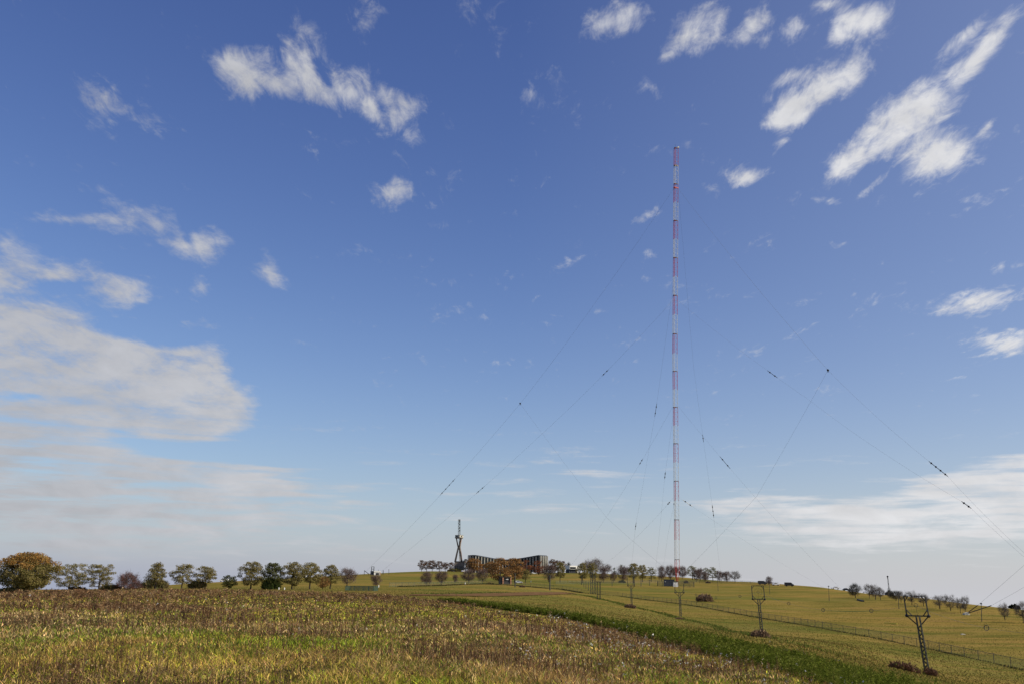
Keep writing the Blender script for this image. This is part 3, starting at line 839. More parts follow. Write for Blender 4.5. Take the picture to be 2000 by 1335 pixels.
OLIVE = [(.20, .17, .056), (.24, .20, .073), (.15, .14, .046), (.28, .22, .10)]
OLIVED = [(.09, .10, .03), (.12, .12, .038), (.075, .08, .026)]
RUST = [(.30, .16, .065), (.24, .14, .06), (.36, .185, .065), (.19, .13, .055)]
ORANGE = [(.30, .12, .025), (.24, .10, .025), (.34, .16, .03)]
BROWN = [(.10, .062, .05), (.13, .08, .06), (.08, .055, .045)]
PURPLE = [(.115, .078, .07), (.145, .098, .085), (.10, .072, .064), (.16, .115, .095)]
GREYTW = [(.11, .098, .085), (.145, .125, .11), (.085, .075, .066)]
REDT = [(.16, .07, .055), (.12, .065, .055), (.10, .07, .06)]
YOL = [(.15, .14, .05), (.18, .16, .06), (.11, .11, .04)]


def size_tree(root, px_w, px_h, r, Ht, Wd):
    return (px_w * r / F / Wd, px_w * r / F / Wd, px_h * r / F / Ht)


# trees of the left field row, each grown on its own
GL_ = 'trees in the field row on the left'
LEFT = [
    # u, base v, top v, width px, r, shape, base_t, clumps, leafn, cr, pal, lean, stems, label
    (48, 1156, 1080, 106, 300, 'round', .10, 190, 64, 1.25, OLIVE, 0, 2, 'biggest tree of the field row, broad olive crown with an orange top'),
    (133, 1151, 1101, 54, 330, 'umbrella', .22, 52, 44, 1.0, OLIVE, .35, 1, 'olive tree leaning right, just right of the big orange topped tree'),
    (192, 1151, 1102, 50, 330, 'umbrella', .20, 50, 42, 1.0, OLIVE, .05, 2, 'olive tree forking into two stems, left of the small reddish tree'),
    (303, 1152, 1098, 46, 335, 'cone', .22, 50, 44, .95, OLIVE, 0, 1, 'tiered cone shaped olive tree, right of the small reddish tree'),
    (355, 1152, 1102, 42, 335, 'umbrella', .22, 46, 42, .95, OLIVE, 0, 1, 'umbrella shaped olive tree with low dark bush on its right side'),
    (401, 1150, 1106, 44, 335, 'oak', .30, 40, 42, .95, OLIVE, -.1, 1, 'small olive tree with open crown left of the white parked truck'),
    (447, 1151, 1123, 24, 335, 'round', .12, 26, 40, .8, OLIVED, 0, 1, 'short dark shrubby tree just right of the white parked truck'),
    (489, 1151, 1097, 46, 335, 'oak', .16, 64, 48, 1.0, OLIVE, .12, 1, 'olive tree with bent trunk, leftmost of the close group of four'),
    (530, 1153, 1099, 40, 335, 'oak', .10, 62, 50, .95, OLIVED, 0, 1, 'dark olive tree bushy green to the ground, second of the close group of four'),
    (570, 1151, 1098, 42, 335, 'oak', .22, 60, 46, 1.0, OLIVE, 0, 1, 'olive tree with straight double trunk, third of the close group of four'),
    (605, 1150, 1099, 42, 338, 'oak', .28, 56, 44, 1.0, OLIVE, 0, 1, 'olive tree with clear lower trunk, rightmost of the close group of four'),
    (645, 1148, 1103, 32, 345, 'oak', .25, 44, 44, .9, OLIVE, .05, 1, 'small olive tree with rounded top, left of the bare purple tree'),
]
for i, (u, vb, vt, wp, r, sh, bt, nc, ln_, cr, pal, lean, st, lab) in enumerate(LEFT):
    p = ground_at(u, r); base = p
    zt = at(u, vt, r).z; Ht = zt - p.z; Wd = wp * r / F
    t = make_tree(300 + i, Ht, Wd, bt, sh, int(nc * 1.7), int(ln_ * 1.5), .16 if i else .2, cr, pal, lean=lean, stems=st, flat=.6 if i == 0 else .5, gap=.8, toppal=[(.32, .18, .055), (.28, .18, .065), (.24, .18, .065), (.34, .17, .045)] if i == 0 else None, trunk_r=Ht * .03, name='field_tree')
    t.location = p; tag(t, lab, 'tree', GL_)

# kinds of tree farther off: a few of each kind are grown, the rest are copies
PROTO = {}


def proto(key, *a, **k):
    PROTO.setdefault(key, []).append((make_tree(*a, **k), a[1], a[2]))


for q in range(3):
    proto('bare', 500 + q, 10, 10, .22, 'round', 46, 70, .045, 1.9, PURPLE, kind='twig', gap=.7, name='bare_tree')
    proto('grey', 520 + q, 10, 9, .30, 'fan', 34, 60, .04, 1.7, GREYTW, kind='twig', gap=.75, stems=2 if q else 1, name='bare_tree')
    proto('oak', 540 + q, 10, 9, .25, 'oak', 66, 66, .22, 1.35, OLIVE, gap=.82, name='olive_tree')
    proto('yol', 560 + q, 10, 8, .25, 'oak', 44, 50, .22, 1.3, YOL, gap=1.0, name='olive_tree')
for q in range(3):
    proto('rust', 580 + q, 10, 8, .14, 'round', 80, 46, .25, 1.4, RUST, gap=.8, name='rust_tree')
    proto('brown', 600 + q, 10, 9, .25, 'oak', 60, 50, .24, 1.35, [(.15, .085, .05), (.12, .075, .05), (.10, .07, .05), (.18, .10, .06)], gap=.85, name='brown_tree')
    proto('arch', 620 + q, 10, 14, .30, 'dome', 60, 40, .05, 1.9, [(.11, .075, .06), (.14, .09, .07), (.09, .07, .06)], kind='twig', gap=.85, name='arching_tree')
proto('orange', 640, 10, 9, .1, 'round', 40, 60, .25, 1.4, ORANGE, gap=.9, name='orange_tree')
proto('red', 650, 8, 11, .08, 'dome', 60, 90, .045, 1.7, REDT, kind='twig', gap=.7, stems=3, name='reddish_tree')
proto('redleaf', 655, 10, 9, .1, 'round', 50, 50, .25, 1.4, [(.22, .085, .045), (.18, .075, .045), (.26, .11, .05)], gap=.9, name='rust_tree')
proto('green', 660, 10, 5, .05, 'cone', 30, 50, .25, 1.1, [(.07, .10, .04), (.09, .12, .05)], gap=.8, name='conifer')
proto('dark', 670, 10, 9, .25, 'oak', 50, 60, .045, 1.8, [(.05, .05, .042), (.07, .065, .055), (.04, .042, .034)], kind='twig', gap=.75, name='dark_tree')
used = set(); proto_n = {}


def put_tree(kind, u, vt, wp, vb=None, r=None, label='', group=None, cat='tree', rmin=230):
    if r is None:
        p, r = hit(u, vb, rmin)
    else:
        p = ground_at(u, r)
    Hm = at(u, vt, r).z - p.z; Wm = wp * r / F
    i = proto_n.get(kind, 0); proto_n[kind] = i + 1
    root, ph, pw_ = PROTO[kind][i % len(PROTO[kind])]
    scl = (Wm / pw_, Wm / pw_, Hm / ph); rz = (i * 2.4) % 6.28
    if root.name in used:
        t = dup(root, p, label, group, scl, rz)
        t['category'] = cat
    else:
        used.add(root.name); t = root; t.location = p; t.scale = scl; t.rotation_euler = (0, 0, rz); tag(t, label, cat, group)
    return t


G1 = 'small bare trees on the slope below the tower and hall'
G2 = 'brown trees in the clump left of the tower'
G3 = 'autumn trees in front of the long hall'
G4 = 'trees between the hall and the tall mast'
G5 = 'trees on the skyline right of the tall mast'
G6 = 'leafless orchard trees along the right ridge'
T = put_tree
T('red', 249, 1120, 44, r=335, label='low reddish tree with spreading bare twigs in the field row', group=GL_)
T('oak', 574, 1121, 20, r=337, label='thin dark sapling under the third olive tree of the close group', group=GL_)
T('rust', 630, 1125, 22, r=340, label='small rusty brown tree between two olive trees of the field row', group=GL_)
T('bare', 678, 1111, 34, vb=1143.5, label='round bare purple tree behind the green mesh enclosure', group=GL_)
T('bare', 734, 1123, 20, vb=1145, label='small bare tree below the white hut, right of the mesh enclosure', group=GL_)
for u, vt, w, lab in ((822, 1093, 15, 'leftmost dark brown tree of the clump left of the tower'), (832, 1095, 16, 'brown tree second from the left end of the tower clump'), (843, 1092, 18, 'tallest brown tree in the middle of the tower clump'),
                      (857, 1095, 19, 'rounded brown tree right of the tallest in the tower clump'), (869, 1097, 14, 'small reddish brown tree of the tower clump, second from the tower base'), (881, 1096, 14, 'brown tree standing beside the left foot of the tower')):
    T('brown', u, vt, w, r=1010 + (u % 7) * 4, label=lab, group=G2)
T('bare', 834, 1117, 24, vb=1142, label='round bare tree at the left end of the slope below the tower', group=G1)
T('bare', 862, 1116, 26, vb=1140.5, label='round bare tree on a clear trunk, below the clump left of the tower', group=G1)
T('bare', 889, 1122, 12, vb=1137.5, label='narrow bare sapling directly below the concrete tower', group=G1)
T('bare', 916, 1112, 28, vb=1137, label='wide bare purple tree below the left end of the hall', group=G1)
T('bare', 942, 1112, 22, vb=1136.5, label='bare purple tree below the orange sapling in front of the hall', group=G1)
T('brown', 908, 1091, 14, r=1000, label='thin airy brown tree between the tower and the hall', group=G3)
T('rust', 924, 1089, 30, r=880, label='rust brown tree hiding the left end of the hall', group=G3)
T('orange', 938, 1101, 14, r=870, label='bright orange sapling in front of the left wing of the hall', group=G3)
T('orange', 951, 1104, 13, r=875, label='orange sapling beside the bright one, at the left of the big rust trees', group=G3)
T('rust', 957, 1096, 26, r=840, label='rust brown tree left of the two big trees covering the hall', group=G3)
T('rust', 977, 1089, 42, vb=1139, label='big rust tree left of centre in front of the hall, above the brick hut', group=G3)
T('rust', 1005, 1089, 36, vb=1137, label='big rust tree right of centre in front of the hall, above the white car', group=G3)
T('oak', 1026, 1110, 24, vb=1136.5, label='low spreading olive tree in front of the right wing of the hall', group=G3)
T('redleaf', 1026, 1093, 24, r=900, label='reddish tree rising behind the low spreading olive tree', group=G3)
T('redleaf', 1052, 1094, 27, r=890, label='red orange tree in front of the sunlit right end of the hall', group=G3)
T('bare', 1072, 1103, 30, vb=1136, label='broad bare tree with a pole in front, right of the hall', group=G4)
T('oak', 1094, 1098, 22, vb=1136.5, label='olive tree left of the white boxy house', group=G4)
T('brown', 1078, 1091, 20, r=1010, label='airy reddish brown tree touching the right end of the hall', group=G4)
T('brown', 1089, 1092, 15, r=1015, label='airy brown tree in the middle between the hall and the white house', group=G4)
T('brown', 1099, 1095, 14, r=1005, label='brown tree next to the left wall of the white boxy house', group=G4)
T('dark', 1110, 1099, 10, r=1020, label='little round dark tree peeping over the white boxy house', group=G4)
T('oak', 1138, 1099, 24, vb=1137.5, label='olive tree right of the white boxy house', group=G4)
T('arch', 1148, 1094, 26, r=930, label='arching leafless tree forming the left part of the tall brown dome', group=G4)
T('arch', 1164, 1092, 34, r=940, label='biggest arching leafless tree, top of the tall brown dome', group=G4)
T('oak', 1158, 1098, 22, vb=1137, label='olive tree in front of the tall brown dome, behind the lattice poles', group=G4)
T('bare', 1178, 1108, 22, vb=1136.5, label='bare brown tree at the right foot of the tall brown dome', group=G4)
T('arch', 1187, 1102, 18, r=920, label='dark domed leafless tree right of the tall brown dome', group=G4)
T('bare', 1198, 1118, 14, vb=1136, label='small low bare tree beside the thin pale pole', group=G4)
T('green', 1200, 1107, 8, r=960, label='small dark conifer on the skyline behind the low bare tree', group=G4)
T('green', 1213.5, 1101, 7, r=950, label='pale green spire shaped tree on the skyline', group=G4)
T('bare', 1217, 1106, 26, vb=1136, label='round purple tree in front of the pale green spire tree', group=G4)
T('oak', 1238, 1100, 26, vb=1137.5, label='tall olive tree behind the lattice pole, left of the tall mast', group=G4)
T('oak', 1255, 1103, 22, vb=1136, label='olive tree second from the tall olive one toward the mast', group=G4)
T('yol', 1272, 1107, 22, vb=1135, label='yellow olive tree with gaps, left of the bare trees by the mast', group=G4)
T('bare', 1292, 1106, 18, vb=1134.5, label='bare tree above the blue grey container, leftmost of the mast group', group=G4)
T('bare', 1309, 1105, 20, vb=1132.5, label='bare purple tree standing just left of the mast foot', group=G4)
T('bare', 1320, 1107, 14, r=800, label='narrow bare tree seen through the legs of the mast', group=G4)
T('bare', 1333, 1106, 18, r=790, label='bare tree standing just right of the mast foot', group=G4)
T('yol', 1353, 1104, 20, r=770, label='yellow olive tree with airy crown, first leafy tree right of the mast', group=G5)
T('bare', 1360, 1112, 14, vb=1134.5, label='bare tree in front of the first leafy tree right of the mast', group=G5)
T('bare', 1368, 1110, 13, r=740, label='bare tree between the two pairs of leafy trees right of the mast', group=G5)
T('yol', 1379, 1108, 16, r=770, label='pale airy leafy tree left of the last leafy tree on the skyline', group=G5)
T('bare', 1377, 1117, 15, vb=1135, label='low bare tree in front of the pale airy leafy tree', group=G5)
T('yol', 1393, 1107, 20, r=740, label='yellow olive tree on a clear trunk, last leafy tree on the skyline', group=G5)
T('bare', 1406, 1115, 14, r=715, label='dark bare tree third from the right end of the skyline trees', group=G5)
T('bare', 1420, 1116, 17, r=705, label='dark bare tree second from the right end of the skyline trees', group=G5)
T('grey', 1436, 1115, 19, r=700, label='fan shaped grey bare tree ending the skyline row', group=G5)
T('bare', 1503, 1126, 14, r=640, label='small round bare tree between the dark vans on the ridge', group=G5)
for u, vt, vb, w, kd, lab in (
        (1671, 1141, 1166.5, 24, 'dark', 'dark round topped tree first on the right ridge'), (1698, 1142, 1168, 18, 'grey', 'bare orchard tree with white car glint on its left'), (1710, 1144, 1170, 20, 'grey', 'bare orchard tree with white glint, left of the thin antenna'),
        (1720, 1147, 1171, 14, 'grey', 'smaller bare orchard tree just left of the thin antenna'), (1738, 1152, 1167, 13, 'dark', 'stubby dark tree at the foot of the thin antenna'), (1750, 1154, 1172.5, 19, 'dark', 'dark tree right of the thin antenna, left of the nearest pylon'),
        (1760, 1155, 1176, 14, 'grey', 'bare tree just left of the frame of the nearest pylon'), (1781, 1155, 1180, 22, 'grey', 'bare tree seen through the square frame of the nearest pylon'), (1804, 1159, 1183, 20, 'grey', 'bare tree just right of the frame of the nearest pylon'),
        (1836, 1164, 1189, 22, 'grey', 'bare tree with two stems, first in the ridge row right of the nearest pylon'), (1857, 1163, 1192, 21, 'grey', 'broad bare tree in the middle of the ridge row right of the nearest pylon'), (1876, 1168, 1196, 14, 'grey', 'narrow bare tree left of the guy anchor rods'),
        (1887, 1166, 1198, 14, 'grey', 'bare tree directly beside the guy anchor rods'), (1963, 1180, 1211, 20, 'grey', 'lone bare tree right of the guy anchor rods'), (1999, 1176, 1216, 22, 'grey', 'bare tree cut by the right edge of the picture')):
    T(kd, u, vt, w, vb=vb, label=lab, group=G6)
for key, lst in PROTO.items():                    # anything grown but not set out is removed
    for root, _, _ in lst:
        if root.name not in used:
            for ch in list(root.children): bpy.data.objects.remove(ch, do_unlink=True)
            bpy.data.objects.remove(root, do_unlink=True)


# bushes
def bush(u, vb, wp, hp, label, pal, seed, r=None, kind='twig', group=None, name='bush', nc=26, deep=.55, rmin=100):
    if r is None: p, r = hit(u, vb, rmin)
    else: p = ground_at(u, r)
    W = wp * r / F; Hh = hp * r / F * .68; W *= .9; g = np.random.default_rng(seed); n = 1000
    a = g.uniform(0, 6.28, n); q = np.sqrt(g.uniform(0, 1, n)); lum = .55 + .6 * vnoise(np.cos(a) * 2 + 5, np.sin(a) * 2 + q * 3, seed)
    X = np.cos(a) * q * W / 2; Y = np.sin(a) * q * W / 2 * deep; top = Hh * np.sqrt(np.clip(1 - q * q * .85, .05, 1)) * lum * 1.25; Z = top * g.uniform(0, 1, n) ** .6
    dv = np.stack([X / (W / 2) * .6, Y / (W / 2) * .6, np.full(n, .8)], 1) + g.normal(0, .45, (n, 3)); dv /= np.linalg.norm(dv, axis=1)[:, None]
    sd_ = np.cross(dv, g.normal(0, 1, (n, 3))); sd_ /= np.linalg.norm(sd_, axis=1)[:, None]
    s = max(.0006 * r, .03); st = np.stack([X, Y, Z + np.array(H(p.x + X, p.y + Y)) - p.z - .05], 1)
    ln_ = Hh * .5
    V_ = np.stack([st - sd_ * s, st + sd_ * s, st + dv * ln_ * g.uniform(.5, 1.3, (n, 1))], 1).reshape(-1, 3)
    C_ = np.repeat(np.array(pal)[g.integers(0, len(pal), n)] * g.uniform(.65, 1.35, (n, 1)), 3, 0)
    o = arrmesh(name, V_, np.arange(3 * n).reshape(-1, 3), C_, M['dryweed']); o.location = p
    return tag(o, label, 'bush', group)


BB = [(.22, .15, .095), (.27, .18, .115), (.16, .11, .075)]
DGB = [(.10, .10, .04), (.13, .12, .05), (.16, .12, .06)]
bush(1376, 1174, 31, 15, 'round brown bush alone on the mown slope right of the mast', BB, 1)
bush(1231, 1186.5, 22, 8, 'low brown bush round the foot of the frame pylon nearest the bare earth', BB, 2)
bush(1486, 1244, 38, 15, 'brown bush round the foot of the frame pylon with the ring in its frame', BB, 3)
bush(1768, 1309, 56, 17, 'reddish brown bush left of the foot of the nearest pylon', [(.17, .095, .06), (.13, .08, .05), (.20, .12, .075)], 4, rmin=70)
bush(1818, 1319, 24, 14, 'small reddish brown bush right of the foot of the nearest pylon', [(.17, .095, .06), (.13, .08, .05), (.20, .12, .075)], 5, rmin=70)
bush(1329, 1208.5, 20, 4, 'flat dry bush at the foot of the frame pylon below the mast', BB, 6)
bush(1340, 1138, 8, 5, 'small dark bush behind the fence right of the mast foot', BB, 7)
bush(1383, 1138, 9, 4, 'small dark bush on the fence line right of the mast foot', BB, 8)
bush(1978, 1190, 20, 9, 'dark bush on the skyline near the right edge', [(.02, .025, .02), (.03, .035, .025)], 9, r=440)
bush(302, 1147, 52, 18, 'long dark bush behind the tiered olive tree', DGB, 10, r=420)
bush(215, 1149, 40, 13, 'dark green bush between the forked olive tree and the reddish tree', DGB, 11, r=338)
bush(385, 1150, 34, 17, 'dark bush between two umbrella shaped olive trees of the field row', DGB, 12, r=336)
bush(150, 1151, 40, 10, 'dark brown bush under the olive tree leaning right', [(.05, .04, .025), (.06, .045, .03)], 13, r=332)
bush(20, 1153, 60, 12, 'dark undergrowth below the left side of the big orange topped tree', DGB, 14, r=298)
bush(529, 1153, 34, 22, 'dark green bush under the bushy olive tree of the close group', [(.06, .085, .024), (.08, .10, .03)], 15, r=334)
bush(957, 1140, 16, 4, 'low dark bush on the fence below the hall, left of the brick hut', DGB, 16)
bush(1215, 1137, 14, 5, 'dark green hedge bush below the round purple tree', DGB, 17)
bush(1020, 1146, 12, 4, 'small brown bush at the foot of the pole below the brick hut', BB, 18)
bush(889, 1118.5, 34, 7, 'dark shrubs along the base of the concrete tower', DGB, 19, r=985)


# ------------------------------------------------------------------ tall guyed mast
mb_base, MR = hit(1323, 1144, 500)
m_top = at(1320.6, 288, MR); m_mid = at(1318.2, 690, MR)


def mpt(v):
    """axis of the mast at the height seen at row v"""
    lo = Vector((mb_base.x, mb_base.y, mb_base.z)); q = np.array([1144., 1105, 690, 288]); P = [lo, at(1322.6, 1105, MR), m_mid, m_top]
    return Vector([float(np.interp(v, q[::-1], [getattr(p, c) for p in P][::-1])) for c in 'xyz'])


def along(v):
    return mpt(v)


mast = thing('lattice_mast', tuple(mb_base), 'very tall red and white lattice mast held by guy wires', 'mast')
_az = math.atan2(mb_base.x, mb_base.y); ex = Vector((math.cos(_az), -math.sin(_az), 0)); ey = Vector((math.sin(_az), math.cos(_az), 0))
LEG = [ex * -1.35 + ey * .2, ex * -.55 + ey * -1.3, ex * 1.35 + ey * .5]


def section(v0, v1, k0=1.0, k1=1.0, nb=4):
    mb = MB(); a = along(v0); b = along(v1)
    for l in LEG: mb.tube([a + l * k0, b + l * k1], .14 if l is not LEG[2] else .11, 6)
    for i in range(nb):
        t0, t1 = i / nb, (i + 1) / nb
        for q in range(3):
            A, B = LEG[q], LEG[(q + 1) % 3]
            pa = a.lerp(b, t0) + A * (k0 + (k1 - k0) * t0); pb = a.lerp(b, t1) + B * (k0 + (k1 - k0) * t1); pc = a.lerp(b, t0) + B * (k0 + (k1 - k0) * t0); pd = a.lerp(b, t1) + A * (k0 + (k1 - k0) * t1)
            mb.bar(pa, pb, .034); mb.bar(pc, pd, .034); mb.bar(pa, pc, .05)
    return mb


lv = [290, 363, 436, 509, 581.5, 654, 726.5, 799, 871, 944, 1018, 1093]
for i, v in enumerate(lv):
    nx = lv[i + 1] if i + 1 < len(lv) else None
    if nx:
        section(v, (v + nx) / 2).build('red_section', M['red'], mast)
        section((v + nx) / 2, nx).build('white_section', M['white'], mast)
    else:
        section(v, 1106, 1, 1, 1).build('red_section', M['red'], mast)
    pl = MB(); c = along(v)                       # rest platform at the joint
    pl.prism([c + l * 1.12 + Vector((0, 0, .05)) for l in LEG], (0, 0, 0), (0, 0, .28)); pl.build('platform', M['steel'], mast)
section(1106, 1141.5, 1, .12, 4).build('red_foot', M['red'], mast)
fb = MB(); fb.tube([mb_base + Vector((0, 0, -.3)), mb_base + Vector((0, 0, .5))], .8, 10); fb.build('foundation', M['concrete'], mast)
fi = MB(); fi.tube([mb_base + Vector((0, 0, .5)), along(1141.5)], [.3, .45], 8); fi.build('base_insulator', M['insul'], mast)
tp = MB(); c = along(290); tp.bar(c + LEG[1], c + LEG[1] + Vector((0, 0, 2.2)), .08); tp.build('lightning_rod', M['steel'], mast)
lm = MB(); lm.box(c + LEG[2] + Vector((0, 0, .8)), (1.0, 1.0, .9)); lm.build('warning_lamp', M['render'], mast)
for v, dd in ((371, 1.25), (326, 1.15)):
    pl = MB(); c = along(v); pl.prism([c + l * dd for l in LEG], (0, 0, 0), (0, 0, .5)); pl.build('guy_collar', M['red'] if v == 371 else M['concrete'], mast)


def polyline(pts, n=24, sag=0.0):
    a, b = Vector(pts[0]), Vector(pts[-1])
    out = []
    for i in range(n + 1):
        t = i / n; p = a.lerp(b, t); p.z -= sag * 4 * t * (1 - t); out.append(p)
    return out


def seg_at(P, f):
    x = f * (len(P) - 1); i = min(int(x), len(P) - 2); return P[i].lerp(P[i + 1], x - i)


def near_u(P, v):
    """fraction along a wire where it passes row v"""
    best, bf = 1e9, 0
    for k in range(401):
        q = seg_at(P, k / 400); d = q - Vector((0, 0, EYE)); c = np.array(d) @ _R3
        vv = 667.5 - F * c[1] / -c[2] * 1.0
        if abs(vv - v) < best: best, bf = abs(vv - v), k / 400
    return bf


GG = 'guy wires of the tall mast'


def guy(points, sag, ins, label, rad=.045):
    """cable through the given points; ins = [(row, half length m, sheds)]"""
    P = []
    for a, b in zip(points, points[1:]):
        seg = polyline((a, b), 16, sag * (Vector(b) - Vector(a)).length / 400); P += seg if not P else seg[1:]
    t = thing('guy_wire', tuple(P[0]), label, 'guy wire', GG)
    c = MB(); c.tube(P, rad * .78, 4); c.build('cable', M['cable'], t)
    tot = sum((b - a).length for a, b in zip(P, P[1:]))
    for v, hl, ns in ins:
        f = near_u(P, v); a = seg_at(P, max(0, f - hl / tot)); b = seg_at(P, min(1, f + hl / tot))
        m = MB(); m.tube([a, b], .13, 6)
        for k in range(ns):
            q = a.lerp(b, (k + .5) / ns); d = (b - a).normalized() * .55; m.tube([q - d, q, q + d], [.16, .42, .16], 8)
        m.build('insulator', M['insul'], t)
    return t, P


A_L = hit(708, 1121, 600)[0]; A_L2 = hit(738, 1120, 600)[0]
dL = (A_L - mb_base); rotR = Matrix.Rotation(R(-116), 3, 'Z')
nodeL = at(1016, 787, 722); nodeR = at(1617, 722, 545)
top = along(371); A_R = at(2160, 1185, 330); A_R.z = hz(A_R.x, A_R.y)
pR = at(1850, 928, 452)
_, PL = guy([top + LEG[0], nodeL], 7, [], 'upper left guy wire from the mast top to its junction in the sky')
guy([nodeL, A_L], 8, [(950, 8.5, 4)], 'left guy wire falling from the junction to the ground by the white hut', .05)
guy([nodeL, at(1185, 1010, 660), along(1128)], 3, [], 'slack tie wire from the left junction back to the mast foot', .04)
guy([top + LEG[2], nodeR], 6, [], 'upper right guy wire from the mast top to its junction in the sky')
guy([nodeR, pR, A_R], 6, [(914, 8.5, 4)], 'right guy wire running from the junction out past the right edge', .032)
guy([nodeR, at(1478, 968, 575), along(1130)], 3, [], 'slack tie wire from the right junction back to the mast foot', .04)
l2 = along(590); l3 = along(795); l4 = along(974)
guy([l2 + LEG[0], at(1060, 845, 700), A_L2], 6, [(727, 4, 2), (956, 4, 2)], 'second left guy wire with two insulators, from the upper middle of the mast', .04)
A_R2 = at(2165, 1190, 326); A_R2.z = hz(A_R2.x, A_R2.y)
guy([l2 + LEG[2], at(1580, 780, 552), at(1890, 985, 434), A_R2], 5, [(730, 4.5, 2), (985, 4, 2)], 'second right guy wire with two insulators, from the upper middle of the mast', .028)
guy([l3 + LEG[0], hit(1100, 1121, 600)[0]], 8, [(901, 4, 2)], 'third left guy wire from the lower middle of the mast', .035)
guy([l3 + LEG[2], hit(1645, 1149, 480)[0]], 8, [(902, 4.5, 2)], 'third right guy wire from the lower middle of the mast', .035)
guy([l4 + LEG[0], hit(1150, 1121, 600)[0]], 6, [(982, 3, 2)], 'lowest left guy wire with an insulator close to the mast', .03)
guy([l4 + LEG[2], hit(1610, 1146, 480)[0]], 6, [(982, 3.5, 2)], 'lowest right guy wire with an insulator close to the mast', .03)
guy([top + LEG[2], at(1355, 720, 660), at(1393, 1000, 705), hit(1409, 1131, 640)[0]], 2, [(855, 2.5, 1), (1000, 6, 3)], 'steep guy wire falling just right of the mast', .04)
guy([along(560) + LEG[0], at(1281, 800, 665), at(1241, 1028, 720), hit(1231, 1126, 640)[0]], 2, [(800, 5, 2), (1028, 4, 1)], 'steep guy wire falling left of the mast, outermost of three', .04)
guy([l3 + LEG[1], at(1299, 925, 640), hit(1279, 1124, 640)[0]], 2, [(925, 4.5, 2)], 'steep guy wire falling left of the mast, middle of three', .035)
guy([l4 + LEG[1], at(1305, 1040, 625), hit(1292, 1126, 640)[0]], 1, [(983, 3, 1)], 'steep guy wire falling left of the mast, innermost of three', .03)
for nd, lab in ((nodeL, 'dark clamp joining the left guy wires in the sky'), (nodeR, 'dark clamp joining the right guy wires in the sky')):
    m = MB(); m.tube([nd + Vector((-.5, 0, .4)), nd, nd + Vector((.5, 0, -.4))], [.25, .6, .25], 8); m.box(nd + Vector((0, 0, -.7)), (.35, .25, 1.0))
    o = m.build('wire_clamp', M['insul']); tag(o, lab, 'clamp', 'clamps joining the guy wires')

# compound at the foot of the mast
fp = [hit(u, v, 400)[0] for u, v in ((1284, 1144), (1356, 1146.5))]


def mesh_fence(name, P, h, label, cat='fence', group=None, step=3.2, mtl=None, postm=None, pw=.07, top=True, skirt=0):
    L_ = [0]
    for a, b in zip(P, P[1:]): L_.append(L_[-1] + (b - a).length)
    n = max(1, min(98, int(L_[-1] / step))); Q = []
    for i in range(n + 1):
        s = L_[-1] * i / n; x = float(np.interp(s, L_, [p.x for p in P])); y = float(np.interp(s, L_, [p.y for p in P])); Q.append(Vector((x, y, hz(x, y))))
    t = thing(name, tuple(Q[0]), label, cat, group)
    pm = postm or M['galv']
    for q in Q: MB().bar(q + Vector((0, 0, -.2)), q + Vector((0, 0, h + .12)), pw).build('post', pm, t)
    V_ = []; F_ = []; UV = []
    for i, q in enumerate(Q): V_ += [tuple(q + Vector((0, 0, .05)) - Q[0]), tuple(q + Vector((0, 0, h)) - Q[0])]
    F_ = [(2 * i, 2 * i + 2, 2 * i + 3, 2 * i + 1) for i in range(len(Q) - 1)]
    me = bpy.data.meshes.new('wire_mesh'); me.from_pydata(V_, [], F_); uv = me.uv_layers.new(name='UVMap')
    cum = [L_[-1] * i / n for i in range(n + 1)]
    for i in range(n):
        for k, (a, b) in enumerate(((cum[i], 0), (cum[i + 1], 0), (cum[i + 1], h), (cum[i], h))): uv.data[4 * i + k].uv = (a, b)
    me.materials.append(mtl or M['mesh']); o = bpy.data.objects.new('wire_mesh', me); COL.objects.link(o); o.parent = t
    if top:
        r_ = MB()
        for a, b in zip(Q, Q[1:]): r_.bar(a + Vector((0, 0, h)), b + Vector((0, 0, h)), .05)
        r_.build('top_rail', pm, t)
    return t


d1 = (mb_base - Vector((0, 0, EYE))); back = Vector((d1.x, d1.y, 0)).normalized()
mesh_fence('mesh_fence', [fp[0], fp[1], fp[1] + back * 16, fp[0] + back * 16, fp[0]], 2.6, 'tall mesh fence enclosing the foot of the red and white mast', step=3, pw=.09)
cb, cr_ = hit(1307, 1144, 400); k = cr_ / F
ct = thing('equipment_container', tuple(cb), 'blue grey equipment container at the left of the mast foot', 'container')
m = MB(); m.box(cb + Vector((0, 0, 12.0 * k / 2)), (19 * k, 2.8, 12.0 * k)); m.build('body', M['slate'], ct)
m = MB(); m.box(cb + Vector((0, 0, 12.0 * k + .1)), (19 * k + .3, 3.1, .2)); m.build('roof', M['steel'], ct)
m = MB(); m.box(cb + Vector((-7.8 * k, -1.44, 8.2 * k)), (1.8 * k, .08, 1.0 * k)); m.build('notice_plate', M['render'], ct)
for q in range(5):
    m = MB(); m.box(cb + Vector(((-6 + q * 3.4) * k, -1.43, 5.5 * k)), (.08, .06, 10 * k)); m.build('cladding_rib', M['steel'], ct)
wb, wr = hit(1319.5, 1145.2, 400); wt_ = thing('switch_cabinet', tuple(wb), 'white switch cabinet standing against the mast foot', 'cabinet')
m = MB(); m.box(wb + Vector((0, 0, 4.5 * k)), (8 * k, 1.6, 9 * k)); m.build('body', M['render'], wt_)
m = MB(); m.box(wb + Vector((0, 0, 9 * k + .15)), (9.2 * k, 2.0, .3)); m.build('roof', M['galv'], wt_)
m = MB(); m.box(wb + Vector((.2 * k, -.82, 4.2 * k)), (.06, .05, 7.6 * k)); m.build('door_seam', M['greyp'], wt_)


# ------------------------------------------------------------------ frame pylons of the feeder line
GP = 'frame pylons of the feeder line crossing the field'
KN = {}


